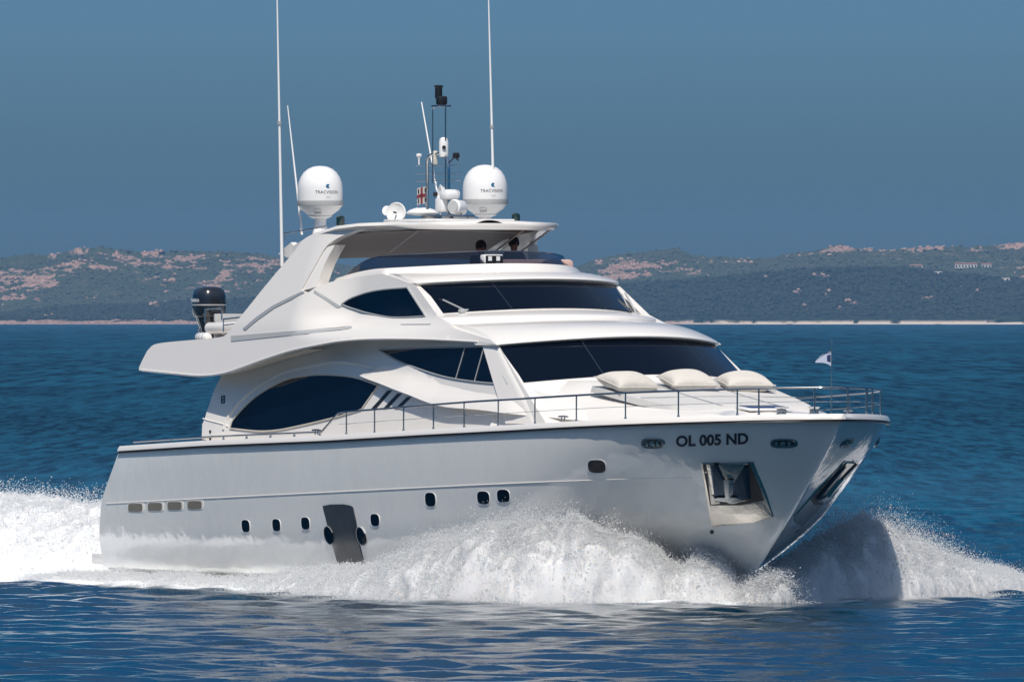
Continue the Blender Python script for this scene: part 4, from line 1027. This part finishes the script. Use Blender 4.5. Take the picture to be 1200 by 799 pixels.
for (a0, a1, z0, z1, mm_) in [(0, 8, -.03, .03, mat('flag_red', (.16, .02, .03), .8)), (3, 4, -.165, .165, None), (1, 2, .06, .14, black), (5, 7, .06, .14, black), (1, 2, -.14, -.06, black), (5, 7, -.14, -.06, black)]:
    MB().grid([[(-.03*i/n*3+.01, -.19*i/n+.02*math.sin(i)-.01, z_-.05*i/n) for z_ in (z1, z0)] for i in range(a0, a1+1)]).build('mark', mm_ or bpy.data.materials['flag_red'], e)

# people seated at the flybridge helm
def person(X, Y, Z0, label, seed, glasses=False, leanz=0., sc=1.):
    e = aboard('person', X, Y, Z0, label, 'person', None, 0)
    me = bpy.data.meshes.new('body')
    J = dict(pel=(0, 0, .12), sp=(.0, 0, .34), ch=(.02, 0, .52), nk=(.03, 0, .66), hd1=(.05, 0, .74), hd2=(.06, 0, .86),
             sl=(.02, .18, .60), el=(.16, .24, .36), wl=(.40, .17, .36), sr=(.02, -.18, .60), er=(.16, -.24, .36), wr=(.40, -.17, .36), hl=(.48, .15, .38), hr=(.48, -.15, .38),
             tl=(.0, .09, .10), kl=(.44, .12, .12), al=(.46, .12, -.30), fl=(.60, .12, -.34), tr=(.0, -.09, .10), kr=(.44, -.12, .12), ar=(.46, -.12, -.30), fr=(.60, -.12, -.34))
    rad = dict(pel=.15, sp=.135, ch=.15, nk=.06, hd1=.075, hd2=.095, sl=.075, el=.05, wl=.034, sr=.075, er=.05, wr=.034, hl=.04, hr=.04, tl=.09, kl=.065, al=.045, fl=.04, tr=.09, kr=.065, ar=.045, fr=.04)
    ks = list(J); E_ = [('pel', 'sp'), ('sp', 'ch'), ('ch', 'nk'), ('nk', 'hd1'), ('hd1', 'hd2'), ('ch', 'sl'), ('sl', 'el'), ('el', 'wl'), ('wl', 'hl'), ('ch', 'sr'), ('sr', 'er'), ('er', 'wr'), ('wr', 'hr'), ('pel', 'tl'), ('tl', 'kl'), ('kl', 'al'), ('al', 'fl'), ('pel', 'tr'), ('tr', 'kr'), ('kr', 'ar'), ('ar', 'fr')]
    me.from_pydata([J[k] for k in ks], [(ks.index(a), ks.index(b)) for a, b in E_], [])
    o = bpy.data.objects.new('body', me); C.objects.link(o)
    mo = o.modifiers.new('s', 'SKIN'); o.modifiers.new('u', 'SUBSURF').levels = 2
    for i, k in enumerate(ks):
        v = me.skin_vertices[0].data[i]; v.radius = (rad[k], rad[k]); v.use_root = (k == 'pel')
    dg = bpy.context.evaluated_depsgraph_get(); m2 = bpy.data.meshes.new_from_object(o.evaluated_get(dg)); bpy.data.objects.remove(o)
    m2.materials.clear(); m2.materials.append(skinm); m2.materials.append(cloth)
    for p in m2.polygons: p.material_index = 0 if (p.center.z > .665 or (p.center.x > .36 and p.center.z > .28 and abs(p.center.y) < .3 and p.center.z > .25 and p.center.x < .7 and p.center.z > .33)) else 1
    b = link('body', m2, None, e, ang=180)
    hb_ = MB().lathe([(.001, .115), (.06, .108), (.095, .075), (.112, .02), (.112, -.03), (.10, -.07)], (.045, 0, .85), 18, (-.25, 0, 1), cap=False); hb_.build('hair', hair, b)
    MB().lathe([(.004, 0), (.016, -.03), (.02, -.045)], (.158, 0, .845), 8).build('nose', skinm, b)
    for y_ in (.035, -.035): MB().lathe([(.02, 0), (.02, .01)], (.150, y_, .862), 10, (1, 0, 0)).build('eye', black, b)
    MB().tube([(.15, -.03, .795), (.158, 0, .79), (.15, .03, .795)], .006, 6).build('mouth', mat('lips', (.25, .08, .07), .6) if 'lips' not in bpy.data.materials else bpy.data.materials['lips'], b)
    for y_ in (.1, -.1): MB().lathe([(.02, -.01), (.03, 0), (.02, .012)], (.05, y_, .84), 10, (0, 1, 0)).build('ear', skinm, b)
    return e
person(9.05, .62, 5.72, 'person in dark shirt seated lower and left of the other at the flybridge helm', 1)
person(9.05, 1.36, 5.79, 'dark haired person in navy shirt seated right and taller at the flybridge helm', 2)

# tender on the boat deck with its outboard
X0 = 2.35
e = aboard('tender', X0, -1.72, 4.58, 'small white tender with a large black outboard carried on the aft boat deck', 'tender')
# local frame: X forward; the tender points at the bow, engine aft
hullrows = []
for x, w, zb in [(.35, .55, .12), (.8, .62, .08), (1.6, .64, .08), (2.4, .52, .14), (2.9, .3, .26), (3.2, .06, .42)]:
    hullrows.append([(x, -w, .46), (x, -w*.9, .28), (x, 0, zb), (x, w*.9, .28), (x, w, .46)])
MB().grid(hullrows).build('hull', white, e)
pt = [(.2, -.55, .34), (.8, -.60, .34), (1.8, -.60, .37), (2.5, -.5, .45), (3.0, -.28, .54), (3.25, 0, .58)]
MB().tube(pt+[(a, -b, c) for a, b, c in pt[::-1][1:]], .12, 12).build('tube', white, e)
MB().box((.3, 0, .38), (.08, 1.0, .5), .02).build('transom', lgrey, e)
MB().box((1.7, 0, .55), (.5, .6, .4), .08).build('console', white, e)
br = MB().box((.12, .1, .34), (.75, .62, .22), .03).build('engine_bracket', lgrey, e)
for k in range(3): MB().lathe([(.02, 0), (.02, .015)], (-.12+.2*k, -.215, .37), 8, (0, -1, 0)).build('bolt', black, br)
ob = MB()
def ering(x, y, z, a, b, n=24, e_=3.0): return [(x+a*math.copysign(abs(math.cos(t))**(2/e_), math.cos(t)), y+b*math.copysign(abs(math.sin(t))**(2/e_), math.sin(t)), z) for t in [2*math.pi*i/n for i in range(n)]]
ex, ey = -1.0, .0
cow = [(.55, .24, .20), (.58, .31, .27), (.66, .35, .30), (.84, .365, .31), (1.0, .355, .30), (1.11, .32, .27), (1.17, .25, .21), (1.19, .1, .08)]
rws = [ering(ex+.03*(z-.8), ey, z, a, b) for z, a, b in cow]; mb = MB().grid(rws, wrap=True); mb.add(rws[-1], [tuple(range(24))]); mb.add(rws[0], [tuple(range(24))[::-1]])
oe = mb.build('outboard_engine', engine, e, ang=40)
rws = [ering(ex, ey, z, a, b, e_=2.4) for z, a, b in [(.60, .30, .26), (.50, .29, .23), (.36, .25, .18), (.2, .24, .13), (.0, .20, .09)]]
MB().grid(rws, wrap=True).build('leg', engine, oe)
rws = [ering(ex-.1, ey, z, a, b, e_=2.4) for z, a, b in [(.6, .12, .16), (.3, .25, .15), (.12, .22, .1), (.03, .1, .05)]]
MB().grid(rws, wrap=True).build('gearcase', engine, oe)
MB().tube([(ex+.25, -.1, .60), (ex+.5, -.15, .72), (ex+.8, -.15, .68), (ex+1.05, -.1, .5)], .03, 8).build('cable_loom', black, oe)
rws = [ering(ex+.03*(z-.8), ey, z, a, b) for z, a, b in [(.80, .3665, .313), (.825, .367, .3133)]]
MB().grid(rws, wrap=True).build('silver_stripe', lgrey, oe)
me = subdiv(text_mesh('YAMAHA', 1, 0, .03), 1); w_ = max(v.co.x for v in me.vertices)
for v in me.vertices: v.co = (ex-.20+.40*v.co.x/w_, ey-.318+0*v.co.y, .875+.065*v.co.y/.7)
link('lettering', me, plast, oe, smooth=False)
MB().tube([(.1, -.62, .45), (.1, -.62, .72), (.9, -.62, .74), (.9, -.62, .5)], .018, 6).build('grab_rail', chrome, e)
e = aboard('liferaft_canister', 3.05, -2.66, 4.62, 'white ribbed liferaft canister lying in front of the outboard', 'liferaft')
MB().lathe([(.02, -.26), (.07, -.25), (.095, -.2), (.10, 0), (.095, .2), (.07, .25), (.02, .26)], (0, 0, .11), 20, (1, 0, 0)).build('shell', plast, e)
for k in (-.16, 0, .16): MB().lathe([(.102, -.015), (.105, 0), (.102, .015)], (k*.8, 0, .11), 20, (1, 0, 0), cap=False).build('strap', lgrey, e)
Yb(MB().tube([P3(262, 389, -2.6), P3(262, 374, -2.6), P3(281, 372, -2.6), P3(290, 366, -2.6)], .018, 6).tube([P3(262, 381, -2.6), P3(280, 379, -2.6)], .012, 6), 'deck_rail', chrome)

# ================================================================== spray and foam
def spray_mat():
    m = bpy.data.materials.new('white_water'); m.use_nodes = True; n = m.node_tree; b = n.nodes['Principled BSDF']
    b.inputs['Base Color'].default_value = (.97, .975, .98, 1); b.inputs['Roughness'].default_value = .75; b.inputs['Specular IOR Level'].default_value = .25
    b.inputs['Subsurface Weight'].default_value = .75; b.inputs['Subsurface Radius'].default_value = (.22, .26, .30); b.inputs['Subsurface Scale'].default_value = 1.0
    tr = n.nodes.new('ShaderNodeBsdfTranslucent'); tr.inputs[0].default_value = (.9, .93, .95, 1); mx = n.nodes.new('ShaderNodeMixShader'); mx.inputs[0].default_value = .35
    n.links.new(b.outputs[0], mx.inputs[1]); n.links.new(tr.outputs[0], mx.inputs[2]); n.links.new(mx.outputs[0], n.nodes['Material Output'].inputs[0]); return m
wwm = spray_mat()
drm = mat('water_droplets', (.97, .975, .98), .7, spec=.3)
_n = drm.node_tree; _t = _n.nodes.new('ShaderNodeBsdfTranslucent'); _t.inputs[0].default_value = (.95, .97, .98, 1); _m = _n.nodes.new('ShaderNodeMixShader'); _m.inputs[0].default_value = .5
_n.links.new(_n.nodes['Principled BSDF'].outputs[0], _m.inputs[1]); _n.links.new(_t.outputs[0], _m.inputs[2]); _n.links.new(_m.outputs[0], _n.nodes['Material Output'].inputs[0])
TET = np.array([(1, 1, 1), (1, -1, -1), (-1, 1, -1), (-1, -1, 1)])/1.732
TF = np.array([(0, 1, 2), (0, 3, 1), (0, 2, 3), (1, 3, 2)])
def to_world(p): return np.stack([OX+p[:, 0]*hd[0]+p[:, 1]*pd[0], OY+p[:, 0]*hd[1]+p[:, 1]*pd[1], p[:, 2]], -1)
def interp_path(path, n):
    P = np.array(path, float); d = np.concatenate([[0], np.cumsum(np.hypot(*(P[1:, :2]-P[:-1, :2]).T))]); t = np.linspace(0, d[-1], n)
    return np.stack([np.interp(t, d, P[:, k]) for k in range(P.shape[1])], -1)
def spray(name, path, tops, wmul, label, npart, seed, core=.90, sz=(.007, .0145), jit=.16, inner=1., outer=1., plume=.35):
    """path: (X, Y, halfwidth) in the boat frame; tops: (px, py) outline of the crest"""
    P = interp_path(path, 560); tp = np.array(tops, float); o = np.argsort(tp[:, 0])
    H = []
    for X, Y, w in P:
        q = wpt(X, Y, 0); px = CX+F*q.x/q.y; py = np.interp(px, tp[o, 0], tp[o, 1]); H.append(CH-(py-HY)*q.y/F-WL)
    H = np.maximum(np.array(H), .04); H = np.where(H < .6, H*(1+1.3*(fbm(P[:, 0]*1.9, P[:, 0]*.3+seed, 4, seed+50, .6)-.5)*np.clip((.6-H)*3, 0, 1)), H)
    n_e = 26; H[:n_e] *= np.sin(np.linspace(0, 1, n_e)*math.pi/2)**.6
    T = np.gradient(P[:, :2], axis=0); T /= np.hypot(*T.T)[:, None]; N = np.stack([-T[:, 1], T[:, 0]], -1)
    nc = 90; cc = np.linspace(-1, 1, nc); S, CC = np.meshgrid(np.arange(len(P)), cc, indexing='ij')
    w = P[:, 2][:, None]
    bxx = P[:, 0][:, None]+N[:, 0][:, None]*CC*w; byy = P[:, 1][:, None]+N[:, 1][:, None]*CC*w
    sh = np.clip(1-np.abs(CC)**2.2, 0, 1)**.8
    nz_ = fbm(bxx*1.6, byy*1.6+seed, 4, seed); nf = fbm(bxx*7, byy*7, 4, seed+3); st_ = fbm(bxx*3.5+seed, byy*1.1, 3, seed+9)
    hh = H[:, None]*core*sh*(.72+.5*nz_)+(nf-.5)*.16*sh*(np.minimum(1, H[:, None]*2)+.5)+(st_-.5)*.22*sh*np.minimum(1, H[:, None])
    zz = WL-.06+np.maximum(hh, 0)
    bxx = bxx+(fbm(bxx*5, byy*5, 3, seed+20)-.5)*.25; byy = byy+(fbm(bxx*5, byy*5, 3, seed+21)-.5)*.25
    co = to_world(np.stack([bxx, byy, zz], -1).reshape(-1, 3))
    me = np_mesh(name, co, grid_quads(len(P), nc)); core_o = link('foam_body', me, wwm, ang=180)
    # droplets
    r = np.random.default_rng(seed)
    wgt = np.maximum(H, .16)*1.0; wgt = wgt/wgt.sum(); si = r.choice(len(P), npart, p=wgt)
    si_f = np.clip(si+r.uniform(-.5, .5, npart), 0, len(P)-1.001); i0 = si_f.astype(int); f = (si_f-i0)[:, None]
    base = P[i0]*(1-f)+P[np.minimum(i0+1, len(P)-1)]*f; nn = N[i0]; h = H[i0]
    c = np.clip(r.normal(0, .55, npart), -1.5, 1.5)
    # finger-like clusters thrown upward
    clus = fbm(base[:, 0]*2.2+seed, base[:, 1]*2.2, 4, seed+31, .65); clus2 = fbm(base[:, 0]*9, base[:, 1]*9, 2, seed+33)
    top = h*np.clip(1-np.abs(c)**2.2, .0, 1)**.8*(.50+.66*clus+.24*clus2)
    u = r.random(npart)**.55
    z = WL+top*u+np.abs(r.normal(0, 1, npart))*.03
    # most droplets sit in a thin skin over the body, the rest fly free
    ci = np.clip(((c+1)/2*(nc-1)), 0, nc-1).astype(int); sk_ = (r.random(npart) < .62) & (np.abs(c) < 1)
    z = np.where(sk_, zz[i0, ci]+np.abs(r.normal(0, .055, npart)), z)
    far_ = (~sk_) & (r.random(npart) < .22)
    z = np.where(far_, WL+top*(1+np.abs(r.normal(0, 1, npart))*plume*.38), z)
    jj = np.where(sk_, .03, jit); p = np.stack([base[:, 0]+nn[:, 0]*c*base[:, 2]+r.normal(0, 1, npart)*jj, base[:, 1]+nn[:, 1]*c*base[:, 2]+r.normal(0, 1, npart)*jj, z], -1)
    s = r.uniform(sz[0], sz[1], npart)*np.where(r.random(npart) < .03, 2.2, 1)*np.where(far_, .75, 1)
    q = r.normal(size=(npart, 3, 3)); q, _ = np.linalg.qr(q)
    v = to_world(p)[:, None]+np.einsum('ij,njk->nik', TET, q)*s[:, None, None]
    ff = TF[None]+(np.arange(npart)*4)[:, None, None]
    me = np_mesh('droplets', v.reshape(-1, 3), ff.reshape(-1, 3))
    me.materials.append(drm); 
    # one object: body and droplets joined
    dob = bpy.data.objects.new('droplets', me); C.objects.link(dob); dob.parent = core_o
    core_o.name = name; tag(core_o, label, 'spray', kind='stuff'); tag(dob, kind='stuff')
    return core_o
stb = [(21.9, -.1, .35), (21.4, -1.2, .7), (20.9, -2.3, 1.0), (20.3, -3.2, 1.25), (19.2, -3.9, 1.35), (17, -4.3, 1.25), (14, -4.3, 1.0), (10, -3.95, .8), (5, -3.75, .65), (0, -3.6, .6), (-3, -3.8, .6)]
spray('bow_spray', stb, [(60, 674), (120, 668), (170, 671), (200, 672), (250, 674), (300, 678), (325, 677), (350, 668), (380, 668), (400, 661), (425, 664), (440, 663), (460, 656), (480, 648), (500, 640), (520, 630), (545, 622), (560, 618), (580, 612), (610, 605), (650, 600), (690, 601), (715, 609), (740, 622), (765, 640), (785, 655), (800, 655), (820, 642), (845, 640), (865, 650), (885, 664), (898, 676)], 1,
      'tall burst of white bow spray along the near side of the hull', 330000, 11, plume=.18)
prt = [(21.9, -.1, .4), (21.3, 1.0, .7), (20.4, 2.6, .9), (19.4, 4.2, 1.2), (18.2, 5.8, 1.2), (16.9, 7.5, 1.0), (15.5, 9.0, .8), (14.2, 10.1, .5), (13.4, 10.8, .3)]
spray('bow_spray', prt, [(885, 676), (900, 668), (915, 656), (935, 640), (955, 625), (975, 612), (1000, 603), (1013, 602), (1040, 616), (1060, 626), (1080, 630), (1100, 644), (1130, 656), (1160, 664), (1190, 676), (1200, 682), (1230, 690)], 1,
      'smaller fan of bow spray peeling away on the far side of the stem', 220000, 23, core=.90)
wak = [(-3.0, 0, 1.6), (-5.5, 0, 2.8), (-9, 0, 4.2), (-15, .6, 5.0), (-24, 1.0, 5.5), (-36, 2, 5)]
spray('stern_wash', wak, [(-700, 600), (-300, 590), (-60, 574), (0, 572), (20, 576), (45, 584), (90, 584), (125, 583), (160, 600), (260, 620)], 1,
      'churned white wash rising behind the transom at the left', 190000, 37, core=.92, sz=(.009, .018), plume=.12)

stem = [(23.0, 0, .25), (22.4, 0, .55), (21.7, 0, .8), (20.9, 0, .9)]
spray('stem_foam', stem, [(860, 668), (885, 672), (905, 668), (925, 670), (950, 676)], 1, 'small churned foam at the foot of the stem between the two sprays', 40000, 51, core=.7, plume=.3)
